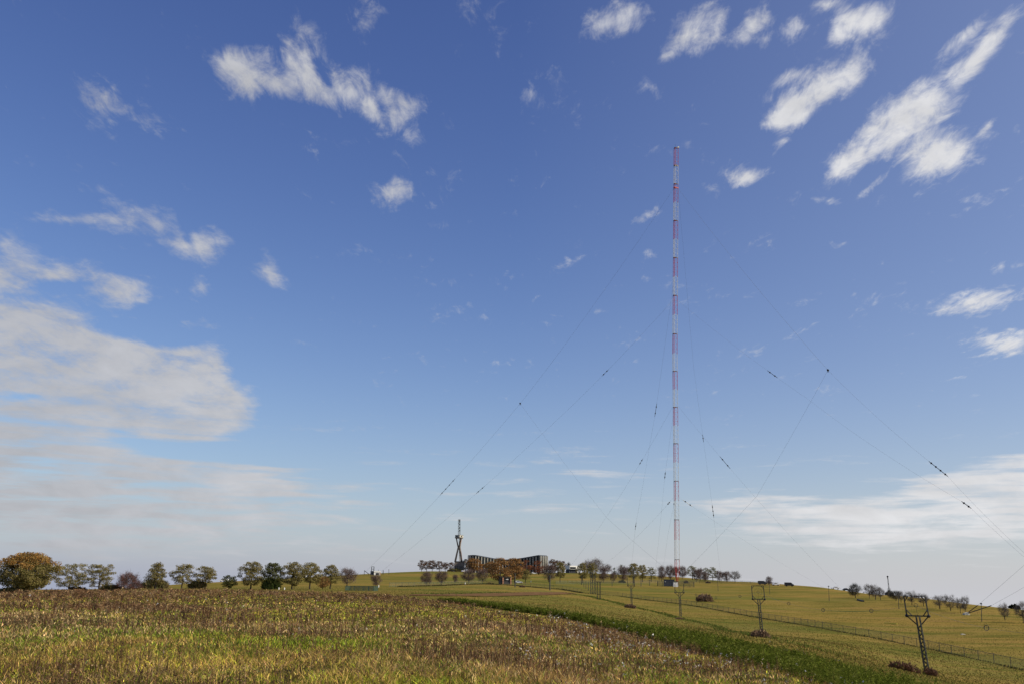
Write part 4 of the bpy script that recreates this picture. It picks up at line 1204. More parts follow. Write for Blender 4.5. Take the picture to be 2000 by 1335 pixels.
def frame_pylon(u, vb, vt, r, fr_px, leanpx, label, topbar=True, ringed=False, frame_h=None, up_h=None):
    p, r = (ground_at(u, r), r) if r else (None, None)
    z_t = at(u, vt, r).z; Ht = z_t - p.z; W = fr_px * r / F; fh = frame_h * r / F
    t = thing('frame_pylon', tuple(p), label, 'pylon', GP)
    az = math.atan2(p.x, p.y); X = Vector((math.cos(az), -math.sin(az), 0)); Y = Vector((math.sin(az), math.cos(az), 0)); ln = leanpx * r / F

    def Q(x, y, z): return p + X * (x + ln * z / Ht) + Y * y + Vector((0, 0, z))
    zb = Ht - fh; neck = zb - .42 * W
    s = MB(); hb, ht_ = .21, .17
    for sx, sy in ((-1, -1), (1, -1), (1, 1), (-1, 1)): s.bar(Q(sx * hb, sy * hb, -.3), Q(sx * ht_, sy * ht_, zb), .14)
    nb = int(neck / .38)
    for i in range(nb):
        z0, z1 = neck * i / nb, neck * (i + 1) / nb; a0 = hb + (ht_ - hb) * z0 / zb; a1 = hb + (ht_ - hb) * z1 / zb; sg = 1 if i % 2 else -1
        for y in (-1, 1):
            s.bar(Q(-sg * a0, y * a0, z0), Q(sg * a1, y * a1, z1), .085); s.bar(Q(y * a0, -sg * a0, z0), Q(y * a1, sg * a1, z1), .085)
    s.build('lattice_shaft', M['galv'], t)
    f = MB(); h = W / 2
    f.bar(Q(-h, 0, zb), Q(h, 0, zb), .13); f.bar(Q(-h, 0, zb), Q(-h * .97, 0, Ht), .11); f.bar(Q(h, 0, zb), Q(h * .97, 0, Ht), .11)
    if topbar: f.bar(Q(-h * .97, 0, Ht), Q(h * .97, 0, Ht), .09)
    f.build('frame', M['steel'], t)
    b = MB(); b.bar(Q(-h, 0, zb), Q(-.2, 0, neck), .09); b.bar(Q(h, 0, zb), Q(.2, 0, neck), .09)
    c_ = .42 * h
    b.bar(Q(-h, 0, zb + c_ * 1.5), Q(-h + c_ * 1.2, 0, zb), .08); b.bar(Q(h, 0, zb + c_ * 1.5), Q(h - c_ * 1.2, 0, zb), .08)
    if topbar: b.bar(Q(-h, 0, Ht - c_ * 1.3), Q(-h + c_, 0, Ht), .07); b.bar(Q(h, 0, Ht - c_ * 1.3), Q(h - c_, 0, Ht), .07)
    b.build('brace', M['steel'], t)
    for sx in (-1, 1):
        q = MB(); c = Q(sx * h, 0, zb); q.tube([c + Vector((0, 0, -.16)), c, c + Vector((0, 0, .16))], [.1, .2, .1], 8); q.build('corner_insulator', M['insul'], t)
    cc_ = Q(0, 0, zb + (fh * .53 if topbar else fh * .5))
    q = MB(); q.ring(cc_, .2, .022, Y, 14); q.bar(cc_ + Vector((0, 0, -.2)), Q(0, 0, zb), .02); q.build('conductor_ring', M['steel'], t)
    if ringed:
        q = MB(); q.ring(cc_, h * .62, .012, Y, 28, 4); q.build('cage_ring', M['steel'], t)
    return cc_


k1 = frame_pylon(1799, 1311, 1163, 124, 36, -12, 'nearest frame pylon, tall lattice shaft with a large square frame leaning left', True, False, 34)
k2 = frame_pylon(1485, 1238, 1143, 190, 22, -5, 'second nearest frame pylon, square frame with a thin ring inside', True, True, 24)
k3 = frame_pylon(1328.5, 1208, 1139, 265, 16.5, -2, 'frame pylon directly below the mast foot, open topped frame', False, False, 16)
k4 = frame_pylon(1233.5, 1184, 1128, 325, 13, -1, 'short frame pylon with open topped frame, left of the mast', False, False, 14)
# twin lattice frame and poles farther along the line
GQ = 'lattice and tube poles at the far end of the feeder line'


def lattice_pole(u, vb, vt, wpx, label, name='lattice_pole', arm=None, rmin=200, mtl='galv', r=None):
    p, r = hit(u, vb, rmin) if r is None else (ground_at(u, r), r)
    Ht = at(u, vt, r).z - p.z; w = wpx * r / F / 2; t = thing(name, tuple(p), label, 'pole', GQ); s = MB()
    for sx, sy in ((-1, -1), (1, -1), (1, 1), (-1, 1)): s.bar(p + Vector((sx * w, sy * w, -.3)), p + Vector((sx * w * .7, sy * w * .7, Ht)), .14)
    nb = max(4, int(Ht / (w * 2.6)))
    for i in range(nb):
        z0, z1 = Ht * i / nb, Ht * (i + 1) / nb; sg = 1 if i % 2 else -1
        for y in (-1, 1): s.bar(p + Vector((-sg * w, y * w, z0)), p + Vector((sg * w * .85, y * w * .85, z1)), .09); s.bar(p + Vector((y * w, -sg * w, z0)), p + Vector((y * w * .85, sg * w * .85, z1)), .09)
    s.build('lattice_shaft', M[mtl], t)
    if arm:
        a = MB(); a.bar(p + Vector((-arm * r / F / 2, 0, Ht)), p + Vector((arm * r / F / 2, 0, Ht)), .16); a.build('crossarm', M['steel'], t)
        for sx in (-1, 1):
            q = MB(); c = p + Vector((sx * arm * r / F / 2.4, 0, Ht)); q.tube([c, c + Vector((0, 0, .5))], [.16, .1], 6); q.build('insulator', M['insul'], t)
    return t


pp, pr = hit(1169.5, 1170, 250); kk = pr / F
t = thing('twin_post_frame', tuple(pp), 'pair of dark lattice posts joined by a crossbar near the bare earth', 'pole', GQ)
Ht = at(1169.5, 1135, pr).z - pp.z
for sx in (-1, 1):
    s = MB(); c = pp + Vector((sx * 2.5 * kk, 0, 0)); w = .9 * kk
    for a, b in ((-1, -1), (1, -1), (1, 1), (-1, 1)): s.bar(c + Vector((a * w, b * w, -.3)), c + Vector((a * w, b * w, Ht)), .1)
    for i in range(9):
        sg = 1 if i % 2 else -1
        for y in (-1, 1): s.bar(c + Vector((-sg * w, y * w, Ht * i / 9)), c + Vector((sg * w, y * w, Ht * (i + 1) / 9)), .07)
    s.build('lattice_post', M['steel'], t)
s = MB(); s.bar(pp + Vector((-6 * kk, 0, Ht)), pp + Vector((6 * kk, 0, Ht)), .2); s.build('crossbar', M['steel'], t)
lattice_pole(1155.5, 1159, 1116, 4.4, 'tall grey lattice pole in front of the olive tree, left one of a pair', rmin=300)
lattice_pole(1162, 1159, 1122, 3.0, 'slimmer grey lattice pole beside the tall grey lattice pole', rmin=300)
lattice_pole(1237.5, 1141, 1107, 3.0, 'slim pale lattice pole rising in front of the tall olive tree left of the mast', rmin=400)


def pole(u, vb, vt, label, rad=.16, arm=None, rmin=200, mtl='galv', group=GQ, name='pole', cap=False, lean=0):
    p, r = hit(u, vb, rmin); q = at(u + lean, vt, r); t = thing(name, tuple(p), label, 'pole', group)
    MB().tube([p + Vector((0, 0, -.3)), q], [rad, rad * .75], 6).build('shaft', M[mtl], t)
    if arm: MB().bar(q + Vector((-arm * r / F / 2, 0, -.15)), q + Vector((arm * r / F / 2, 0, -.15)), .16).build('crossarm', M['steel'], t)
    if cap: MB().tube([q, q + Vector((0, 0, .35))], [.28, .22], 8).build('insulator', M['insul'], t)
    return p, r, q


pole(1136, 1141, 1123, 'dark pole with crossarm in front of the olive tree right of the white house', .2, 7, mtl='steel', rmin=350)
pole(1140.5, 1146, 1132, 'thin pole first of the short row below the white house', .15, rmin=350)
pole(1144.5, 1149, 1133, 'thin pole middle of the short row below the white house', .15, rmin=350)
pole(1149, 1152, 1135, 'thin pole last of the short row below the white house', .15, rmin=350)
pole(1074, 1152, 1122, 'stout grey pole with crossarm in front of the broad bare tree', .28, 11, rmin=300)
pole(1006, 1146, 1118, 'grey pole in front of the big rust tree above the white car', .24, 6, rmin=300)
pole(1195.5, 1144, 1132, 'thin pale pole on the slope beside the small low bare tree', .13, rmin=350)
pole(1252, 1143.5, 1129, 'thin grey pole with a crossarm below the olive trees left of the mast', .18, 6, rmin=400)
pole(1269, 1143, 1131, 'grey pole with crossarm nearest to the mast compound', .18, 6, rmin=400)
GR = 'slender poles of the second feeder line on the right slope'
ends = []
for u, vt, vb, lab in ((1402, 1128, 1153.5, 'slender pole nearest the mast on the right slope'), (1503, 1138, 1159.5, 'slender pole below the small round tree on the ridge'), (1619, 1144.5, 1173, 'slender pole below the white car on the ridge'),
                       (1755, 1157, 1188, 'slender pole just left of the nearest pylon frame'), (1917, 1179, 1213, 'slender pole beside the guy anchor rods')):
    ends.append(pole(u + .6, vb, vt, lab, .11, cap=True, group=GR, mtl='galv', lean=-1.2, rmin=250)[2])
for a, b, lab in zip(ends, ends[1:], ('feeder wire on slender poles, span nearest the mast', 'feeder wire on slender poles, span below the dark van', 'feeder wire on slender poles, span below the ridge cars', 'feeder wire on slender poles, span behind the nearest pylon')):
    o = MB().tube(polyline((a, b), 14, .8), .012, 4).build('feeder_wire', M['cable']); tag(o, lab, 'wire', 'feeder wires on the slender poles')
# conductor through the frames, with its spacer rings
GF = 'spacer rings hanging on the feeder conductor'
off = at(2140, 1236, 84)
spans = [(k4, k3, 1.2, 'sagging conductor between the two open topped pylons'), (k3, k2, 1.6, 'sagging conductor between the open topped pylon and the ringed pylon'), (k2, k1, 1.7, 'sagging conductor between the ringed pylon and the nearest pylon'), (k1, off, 1.0, 'conductor leaving the nearest pylon toward the right edge')]
rings = [[(1290, None)], [(1361, 'spacer ring nearest to the open topped pylon below the mast'), (1397.5, 'spacer ring between slender pole and brown bush'), (1444.5, 'spacer ring left of the ringed pylon')],
         [(1541.5, 'spacer ring first to the right of the ringed pylon'), (1605, 'spacer ring halfway between the ringed and the nearest pylon'), (1698, 'spacer ring left of the nearest pylon')], [(1930, 'largest spacer ring, right of the nearest pylon')]]
for (a, b, sg, lab), rl in zip(spans, rings):
    P = polyline((a, b), 40, sg); tag(MB().tube(P, .010, 4).build('conductor_wire', M['cable']), lab, 'wire', 'conductor spans of the feeder line')
    for u, rl_lab in rl:
        if not rl_lab: continue
        bi = min(range(len(P)), key=lambda i: abs(1000 + F * ((np.array(P[i] - Vector((0, 0, EYE))) @ _R3)[0]) / -((np.array(P[i] - Vector((0, 0, EYE))) @ _R3)[2]) - u))
        q = P[bi]; m = MB(); m.ring(q, .22, .035, Vector((b.x - a.x, b.y - a.y, 0)).normalized() * .3 + Vector((0, 1, 0)), 16, 5)
        for j in range(4):
            an = j * math.pi / 2; m.bar(q, q + Vector((math.cos(an) * .21, 0, math.sin(an) * .21)), .012)
        o = m.build('spacer_ring', M['steel'], origin=q); tag(o, rl_lab, 'ring', GF)

# ------------------------------------------------------------------ long mesh fences
mesh_fence('mesh_fence', [hit(u, v, 140)[0] for u, v in FENCE1], 1.35, 'long grey mesh fence crossing the mown field to the right edge', group='mesh fences', step=5.2)
mesh_fence('mesh_fence', [hit(u, v, 300)[0] for u, v in ((760, 1145.5), (830, 1143.5), (900, 1140.5), (940, 1139), (1000, 1141.5), (1050, 1146), (1100, 1151), (1135, 1157))], 1.6, 'grey mesh fence across the slope below the hall and brick hut', group='mesh fences', step=6)
mesh_fence('mesh_fence', [hit(u, v, 420)[0] for u, v in ((1085, 1139.5), (1150, 1139), (1230, 1139), (1290, 1138), (1370, 1138), (1440, 1139), (1520, 1143))], 1.9, 'grey mesh fence behind the mast compound along the skyline trees', group='mesh fences', step=8)
gp = [hit(u, v, 240)[0] for u, v in ((673.5, 1152.5), (730, 1153.5))]
gk = (gp[0] - Vector((0, 0, EYE))).length / F
mesh_fence('mesh_enclosure', [gp[0], gp[1], gp[1] + Vector((0, 9, 0)), gp[0] + Vector((0, 9, 0)), gp[0]], 8.2 * gk, 'green mesh enclosure on the grass below the bare purple tree', cat='enclosure', step=2.2, mtl=M['greenmesh'], postm=mat('green_posts', (.02, .07, .06), .5))
for u, v, hp, lab in ((908.5, 1141, 4.2, 'white marker post on the fence below the tower'), (739.5, 1146, 4.5, 'white marker post right of the green mesh enclosure'), (544.5, 1150.5, 4, 'white fence post between the second and third olive trees'), (555.5, 1150.5, 4, 'white fence post left of the third olive tree of the close group'), (1037, 1136, 2.6, 'little white post on the slope right of the white car')):
    p, r = hit(u, v, 240); h = hp * r / F
    m = MB(); m.tube([p + Vector((0, 0, -.2)), p + Vector((0, 0, h * .9)), p + Vector((0, 0, h))], [.16, .16, .08], 8); tag(m.build('marker_post', M['render']), lab, 'post', 'white marker posts')

# ------------------------------------------------------------------ concrete tower
TR = 1000.; tb = ground_at(895.5, TR); tk = TR / F


def tp_(u, v, dy=0.0):
    q = at(u, v, TR); return Vector((q.x, q.y + dy, q.z))


tower = thing('concrete_tower', tuple(tb), 'concrete tower on crossing legs with cabin and lattice antenna mast', 'tower')
bh = at(895, 1096, TR).z - tb.z
MB().box(tb + Vector((.2, 0, bh / 2 - .3)), (18 * tk, 8, bh + .6)).build('plinth', M['concrete'], tower)
MB().box(tb + Vector((.2, 0, bh + .2)), (19 * tk, 8.6, .5)).build('plinth_roof', M['steel'], tower)
for q in range(4): MB().box(tb + Vector(((-6 + 4 * q) * tk, -4.05, bh * .45)), (1.6 * tk, .1, bh * .3)).build('window', M['glass'], tower)


def leg(path, w, dep, name, mtl):
    m = MB(); rings_ = []
    for (u, v, wp), dy in zip(path, dep):
        c = tp_(u, v, dy); h = wp * tk / 2; rings_.append([c + Vector((x * h, y * w, 0)) for x, y in ((-1, -1), (1, -1), (1, 1), (-1, 1))])
    for a, b in zip(rings_, rings_[1:]): m.quadbox(a + b)
    m.build(name, mtl, tower)


leg([(889.3, 1096, 3.6), (892.4, 1081, 3.2), (895.2, 1068, 2.8), (893.2, 1059, 2.4), (891.6, 1050, 2.2)], .9, (-3, -1.5, -.4, -1, -2), 'crossing_leg', M['darkconcrete'])
leg([(901.6, 1096, 3.4), (899.6, 1081, 3.0), (896.6, 1068, 2.8), (898.4, 1059, 2.4), (900.4, 1050, 2.2)], .9, (-3, -1.5, -.4, -1, -2), 'crossing_leg', M['darkconcrete'])
leg([(902.4, 1096, 1.6), (900.8, 1081, 1.4), (898.8, 1068, 1.4), (899.8, 1059, 1.2), (901.2, 1050, 1.2)], .8, (3, 2, 1.4, 2, 3), 'lit_edge_leg', M['brick'])  # orange colour puts the sunlit right edge of the legs into this strip
s = MB()
for sx, sy in ((-1, -1), (1, -1), (1, 1), (-1, 1)): s.bar(tp_(898.6 + sx * 1.5, 1096, sy * .8 + .6), tp_(897.8 + sx * 1.2, 1050, sy * .8 + .6), .38)
for i in range(16):
    v0, v1 = 1096 - 46 * i / 16, 1096 - 46 * (i + 1) / 16; s.bar(tp_(897.2, v0, -.2), tp_(899.8, v1, -.2), .2); s.bar(tp_(897.2, v1, -.2), tp_(899.8, v1, -.2), .25)
s.build('stair_shaft', M['paleconcrete'], tower)
c = tp_(896.6, 1049.2); MB().tube([c + Vector((0, 0, -.6)), c + Vector((0, 0, .35))], [7.2 * tk, 8.6 * tk], 16).build('gallery', M['concrete'], tower)
MB().box(tp_(896.9, 1046.6), (11.5 * tk, 5.2, 4.6 * tk), R(-38)).build('cabin', M['paleconcrete'], tower)
rm_ = Matrix.Rotation(R(-38), 3, 'Z')
MB().box(tp_(896.9, 1044.1), (12 * tk, 5.5, .25), R(-38)).build('cabin_roof', M['steel'], tower)
MB().box(tp_(896.9, 1046.4) + rm_ @ Vector((5.76 * tk, 0, 0)), (.08, 2.6, 1.0), R(-38)).build('cabin_window', M['glass'], tower)
MB().box(tp_(896.9, 1046.4) + rm_ @ Vector((-1, -2.62, 0)), (3.4, .08, 1.0), R(-38)).build('cabin_window', M['glass'], tower)
s = MB()
for sx, sy in ((-1, -1), (1, -1), (1, 1), (-1, 1)): s.bar(tp_(896.8 + sx * 1.9, 1044.5, sy * .9), tp_(896.9 + sx * 1.8, 1013, sy * .9), .22)
for i in range(12):
    v0, v1 = 1044.5 - 31 * i / 12, 1044.5 - 31 * (i + 1) / 12; sg = 1 if i % 2 else -1
    for y in (-.9, .9): s.bar(tp_(896.8 - sg * 1.8, v0, y), tp_(896.8 + sg * 1.8, v1, y), .16); s.bar(tp_(895.0, v1, y), tp_(898.6, v1, y), .12)
s.build('antenna_lattice', M['galv'], tower)
for v in (1016.5, 1023, 1029.5, 1035): MB().box(tp_(898.1, v), (1.9 * tk, 1.0, (5.5 if v < 1020 else 3.4) * tk)).build('antenna_panel', M['insul'], tower)

# ------------------------------------------------------------------ long hall with a sagging roof and a curved glass front
def hp_(u, v, r):
    return at(u, v, r)


FR = [(913.8, 1004), (916, 994), (920, 986), (926, 980), (932, 979), (940, 983), (950, 992), (962, 1003), (976, 1012), (991, 1015), (1006, 1012), (1020, 1003), (1034, 991), (1045, 982), (1052, 977), (1058, 985), (1064, 996), (1068, 1006)]
TOPV = lambda u: float(np.interp(u, [914, 924, 932, 950, 965, 985, 1000, 1020, 1035, 1052, 1068], [1083.2, 1082.4, 1083, 1086.2, 1089, 1091.4, 1091, 1088.2, 1085.6, 1082.6, 1083.6]))
hb_ = ground_at(990, 1010); HB = at(990, 1119.5, 1010).z
hall = thing('concert_hall', (hb_.x, hb_.y, HB), 'long dark glass hall with sagging roof edge and slender pale columns', 'building')


def fine_path(P, n):
    d = [0]
    pts = [Vector((at(u, 1100, r).x, at(u, 1100, r).y, 0)) for u, r in P]
    for a, b in zip(pts, pts[1:]): d.append(d[-1] + (b - a).length)
    out = []
    for i in range(n + 1):
        s = d[-1] * i / n; u = float(np.interp(s, d, [p[0] for p in P])); r = float(np.interp(s, d, [p[1] for p in P])); out.append((u, r))
    return out


FP = fine_path(FR, 64); BK = fine_path([(913.8, 1004), (920, 1030), (950, 1046), (991, 1052), (1035, 1044), (1062, 1028), (1068, 1006)], 64)
V_ = []; F_ = []
for (u, r) in FP: q = at(u, TOPV(u) + 1.4, r); g = at(u, 1119.5, r); V_ += [(g.x, g.y, HB - 2), (q.x, q.y, q.z)]
for (u, r) in BK[1:-1][::-1]: zt = at(u, TOPV(u) + 1.4, 1000).z; g = at(u, 1119.5, r); V_ += [(g.x, g.y, HB - 2), (g.x, g.y, zt)]
nv = len(V_) // 2; F_ = [(2 * i, 2 * ((i + 1) % nv), 2 * ((i + 1) % nv) + 1, 2 * i + 1) for i in range(nv)]
m = MB(); m.v = V_; m.f = F_; m.build('glass_wall', M['glass'], hall)
V_ = []; F_ = []; ov = 1.5
for (u, r) in FP: q = at(u, TOPV(u), r - ov); V_ += [(q.x, q.y, q.z - .9), (q.x, q.y, q.z)]
for (u, r) in BK[::-1]: zt = at(u, TOPV(u), 1000).z; g = at(u, 1119, r + 1); V_ += [(g.x, g.y, zt - .9), (g.x, g.y, zt)]
nf = len(FP); nb = len(BK)
F_ = [(2 * i, 2 * i + 2, 2 * i + 3, 2 * i + 1) for i in range(nf + nb - 1)] + [(2 * (nf + nb - 1), 0, 1, 2 * (nf + nb - 1) + 1)]
for i in range(nf - 1):
    j = nf + nb - 1 - i; F_.append((2 * i + 1, 2 * i + 3, 2 * (j - 1) + 1, 2 * j + 1)); F_.append((2 * i, 2 * j, 2 * (j - 1), 2 * i + 2))
m = MB(); m.v = V_; m.f = F_; m.build('roof', M['slate'], hall)
cu = [915.5, 919.5, 924, 929.5] + [935 + 5.9 * i for i in range(20)] + [1055.5, 1060, 1064, 1067.4]
fu = [p[0] for p in FP]; frr = [p[1] for p in FP]
for i, u in enumerate(cu):
    r = float(np.interp(u, fu, frr)) - .9; u = u + (1.6 if u > 1054 else -1.2 if u < 921 else 0); a = at(u, TOPV(min(u, 1068)) + 1.2, r); m = MB(); w = .45 if u < 1050 else .8
    m.box(Vector((a.x, a.y, (HB - 2 + a.z) / 2)), (w * 1.6, .9, a.z - HB + 2), -math.atan2(a.x, a.y)); m.build('column', M['paleconcrete'], hall)
q = at(1047, 1117.5, 972); MB().box(q, (16 * .49, 3, 1.0)).build('entrance_canopy', M['render'], hall)

# ------------------------------------------------------------------ white boxy house, huts
hr = 960.; hk = hr / F; b0 = ground_at(1118, hr); b0.z = at(1118, 1118, hr).z; t = thing('modern_house', tuple(b0), 'white boxy house with a dark window band, right of the hall', 'house')
X0 = at(1118, 1118, hr)
MB().box(X0 + Vector((-1 * hk, 0, 3.0 * hk - .6)), (19 * hk, 7, 7.4 * hk + 1.2)).build('ground_floor', M['slate'], t)
MB().box(X0 + Vector((0, -.5, 10.2 * hk)), (22.5 * hk, 9, 6.6 * hk)).build('upper_floor', M['render'], t)
MB().box(X0 + Vector((-4.4 * hk, -5.02, 9.3 * hk)), (12.5 * hk, .12, 3.6 * hk)).build('window_band', M['glass'], t)
MB().box(X0 + Vector((7.4 * hk, -3.6, 2.4 * hk)), (2.4 * hk, .3, 4.6 * hk)).build('white_panel', M['render'], t)
t.rotation_euler = (0, 0, R(24))
for q in range(3): MB().box(X0 + Vector(((-7 + 4.5 * q) * hk, -3.55, 3 * hk)), (2.6 * hk, .12, 3.6 * hk)).build('window', M['glass'], t)

hut, hr = hit(732, 1122, 700); hk = hr / F; t = thing('white_hut', tuple(hut), 'small flat white hut with a steel frame on its roof, on the skyline', 'hut')
MB().box(hut + Vector((-5.0 * hk, 0, 3.6 * hk)), (5.5 * hk, 4, 7.6 * hk)).build('grey_annex', M['slate'], t)
MB().box(hut + Vector((3.6 * hk, -.3, 3.1 * hk)), (12 * hk, 5, 6.6 * hk)).build('wall', M['render'], t)
MB().box(hut + Vector((3.6 * hk, -.3, 6.6 * hk)), (13 * hk, 5.6, .6)).build('roof', M['render'], t)
MB().box(hut + Vector((4.0 * hk, -2.84, 2.2 * hk)), (6.2 * hk, .12, 3.6 * hk)).build('gate', M['glass'], t); t.rotation_euler = (0, 0, R(14))
MB().box(hut + Vector((9.0 * hk, -2.84, 2.6 * hk)), (1.8 * hk, .12, 3 * hk)).build('brick_panel', M['brick'], t)
s = MB(); c = hut + Vector((-4.4 * hk, 0, 7.4 * hk))
for sx, sy in ((-1, -1), (1, -1), (1, 1), (-1, 1)): s.bar(c + Vector((sx * 2.2 * hk, sy * 1.2, 0)), c + Vector((sx * 2.2 * hk, sy * 1.2, 8 * hk)), .22)
for z in (3.5, 8):
    for y in (-1.2, 1.2): s.bar(c + Vector((-2.2 * hk, y, z * hk)), c + Vector((2.2 * hk, y, z * hk)), .22)
s.build('roof_frame', M['steel'], t)
for q in (.6, 9): MB().bar(hut + Vector((q * hk - 1, 0, 6.6 * hk)), hut + Vector((q * hk - 1, 0, 10.4 * hk)), .18).build('vent_pipe', M['steel'], t)
GW = 'dark posts beside the white hut'
p, r = hit(717, 1121.5, 700); MB_ = MB(); MB_.bar(at(711.5, 1113, r), at(720, 1119.5, r), .4); MB_.bar(at(720, 1119.5, r), at(720.4, 1122.5, r), .3); MB_.bar(at(711.5, 1113, r), at(711.7, 1121.8, r), .25); tag(MB_.build('boom_barrier', M['steel']), 'slanted dark boom on the ground left of the white hut', 'boom', GW)
p, r = hit(747.5, 1121.5, 700); m = MB(); m.bar(at(748.6, 1112, r), at(746.6, 1122.3, r), .22); m.bar(at(748.6, 1112, r), at(749, 1122.3, r), .22); tag(m.build('tripod_post', M['steel']), 'pair of dark props right of the white hut', 'post', GW)
p, r = hit(759.5, 1121.5, 700); m = MB(); m.bar(at(759.5, 1111.5, r), at(759.5, 1122.3, r), .26); m.box(at(759.5, 1111.5, r), (.5, .5, .4)); tag(m.build('stake_post', M['steel']), 'single dark post right of the pair of props by the white hut', 'post', GW)

bk, br = hit(986.5, 1139.5, 300); kk = br / F; t = thing('brick_hut', tuple(bk), 'small hut with orange brick pillars and a dark front, below the hall', 'hut')
MB().box(bk + Vector((0, 1.5, 6 * kk)), (21 * kk, 4, 13 * kk)).build('wall', M['darkconcrete'], t)
for q in (-4.6, 10.4): MB().box(bk + Vector((q * kk, -.75, 6 * kk)), (2.4 * kk, .6, 13 * kk)).build('brick_pillar', M['brick'], t)
MB().box(bk + Vector((2.9 * kk, -.62, 12.6 * kk)), (17.5 * kk, .5, 1.2 * kk)).build('brick_lintel', M['brick'], t)
MB().box(bk + Vector((3.4 * kk, -.58, 9 * kk)), (8.5 * kk, .18, 4.5 * kk)).build('window', M['glass'], t)
MB().box(bk + Vector((1.8 * kk, -.74, 8.6 * kk)), (1.5 * kk, .1, 1.2 * kk)).build('white_pane', M['render'], t)
MB().box(bk + Vector((4.6 * kk, -.74, 8.8 * kk)), (1.9 * kk, .1, 2.0 * kk)).build('white_pane', M['render'], t)
MB().box(bk + Vector((0, 1.4, 13 * kk)), (22.5 * kk, 5, .35)).build('roof', M['steel'], t)
MB().box(bk + Vector((3 * kk, -.68, 1.6 * kk)), (13 * kk, .3, 3 * kk)).build('sill_wall', M['darkconcrete'], t); t.rotation_euler = (0, 0, R(10))
p, r = hit(593, 1127, 700); kk = r / F; t = thing('pale_shed', tuple(p), 'small cream shed seen between the third and fourth olive trees', 'shed')
MB().box(p + Vector((0, 0, 2.2 * kk)), (9 * kk, 4, 4.8 * kk)).build('wall', M['render'], t); MB().box(p + Vector((0, 0, 4.7 * kk)), (10 * kk, 4.6, .35)).build('roof', M['wood'], t)
MB().box(p + Vector((.6 * kk, -2.05, 1.8 * kk)), (1.4 * kk, .1, 3 * kk)).build('door', M['glass'], t); MB().box(p + Vector((-4.8 * kk, .3, 2 * kk)), (1.2 * kk, 3, 4 * kk)).build('lean_to', M['slate'], t)


# ------------------------------------------------------------------ vehicles
def car(u, vb, Lm, van, paint, heading, label, rmin=400, r=None, group='cars parked on the far slopes'):
    if r is None: p, r = hit(u, vb, rmin)
    else: p = ground_at(u, r)
    t = thing('parked_van' if van else 'parked_car', tuple(p), label, 'van' if van else 'car', group)
    hgt = 2.2 if van else 1.5; W = 1.9 if van else 1.75; rot = Matrix.Rotation(heading, 3, 'Z')

    def Wd(x, y, z): return p + rot @ Vector((x, y, z))
    h = Lm / 2
    if van: pr_ = [(-h, .35), (-h, hgt - .15), (-h + .2, hgt), (h * .35, hgt), (h * .68, 1.35), (h * .95, 1.1), (h, .8), (h, .35)]
    else: pr_ = [(-h, .35), (-h, .9), (-h * .82, 1.0), (-h * .55, hgt - .05), (-h * .4, hgt), (h * .1, hgt), (h * .42, 1.0), (h * .92, .85), (h, .6), (h, .35)]
    m = MB(); m.prism([Wd(x, -W / 2, z) for x, z in pr_], Wd(0, -W / 2, 0), Wd(0, W / 2, 0)); m.build('body', M[paint], t)
    g = [(-h * .5, 1.03), (-h * .4, hgt - .12), (h * .06, hgt - .12), (h * .34, 1.03)] if not van else [(h * .1, 1.35), (h * .1, hgt - .25), (h * .34, hgt - .25), (h * .58, 1.38)]
    for s_ in (-1, 1):
        m = MB(); y = s_ * (W / 2 + .012); m.prism([Wd(x, y, z) for x, z in (g if s_ > 0 else g)], Wd(0, 0, 0), Wd(0, s_ * .012, 0)); m.build('side_window', M['glass'], t)
        for x in (-h * .62, h * .62):
            m = MB(); m.tube([Wd(x, s_ * (W / 2 - .18), .33), Wd(x, s_ * (W / 2 + .03), .33)], .33, 12); m.build('wheel', M['tyre'], t)
    a, b = (pr_[5], pr_[6]) if not van else (pr_[3], pr_[4])
    m = MB(); e = .02; m.quadbox([Wd(a[0] + e, -W * .42, a[1] - .06), Wd(b[0] + e, -W * .45, b[1] + .04), Wd(b[0] + e, W * .45, b[1] + .04), Wd(a[0] + e, W * .42, a[1] - .06),
                                 Wd(a[0] + .05, -W * .42, a[1] - .02), Wd(b[0] + .05, -W * .45, b[1] + .08), Wd(b[0] + .05, W * .45, b[1] + .08), Wd(a[0] + .05, W * .42, a[1] - .02)]); m.build('windscreen', M['glass'], t)
    return t


car(1489, 1140.5, 5.0, True, 'cardark', R(5), 'dark van on the ridge left of the small round tree')
car(1515, 1142.5, 4.2, False, 'carwhite', R(0), 'white car on the ridge right of the small round tree')
car(1541.5, 1144, 5.2, True, 'cardark', R(0), 'dark van on the ridge, right of the white car by the round tree')
car(1631.5, 1148, 4.6, False, 'carwhite', R(180), 'white car on the ridge above a slender pole')
car(1653, 1151, 4.0, False, 'cardark', R(0), 'dark car on the ridge left of the dark round topped tree')
car(1689, 1154, 3.6, False, 'carwhite', R(70), 'white car glinting left of the first bare orchard tree')
car(1705.5, 1155, 3.4, False, 'carwhite', R(80), 'white car glinting between two bare orchard trees')
car(1791, 1168, 3.4, False, 'carwhite', R(75), 'white car glinting inside the frame of the nearest pylon')
car(1013, 1138.3, 4.4, False, 'carwhite', R(0), 'white car parked right of the brick hut', rmin=300)
car(1043, 1121, 4.4, False, 'carwhite', R(10), 'white car parked at the foot of the hall, left of two', r=930)
car(1053, 1121, 4.4, False, 'carwhite', R(0), 'white car parked at the foot of the hall, right of two', r=930)
car(437, 1134.5, 6.0, True, 'carwhite', R(180), 'white truck on the skyline left of the short shrubby tree', rmin=600)
car(884, 1119, 4.2, False, 'cardark', R(0), 'dark car parked at the left of the tower base', r=960)
car(904, 1119, 4.2, False, 'carwhite', R(60), 'white car parked at the right of the tower base', r=962)

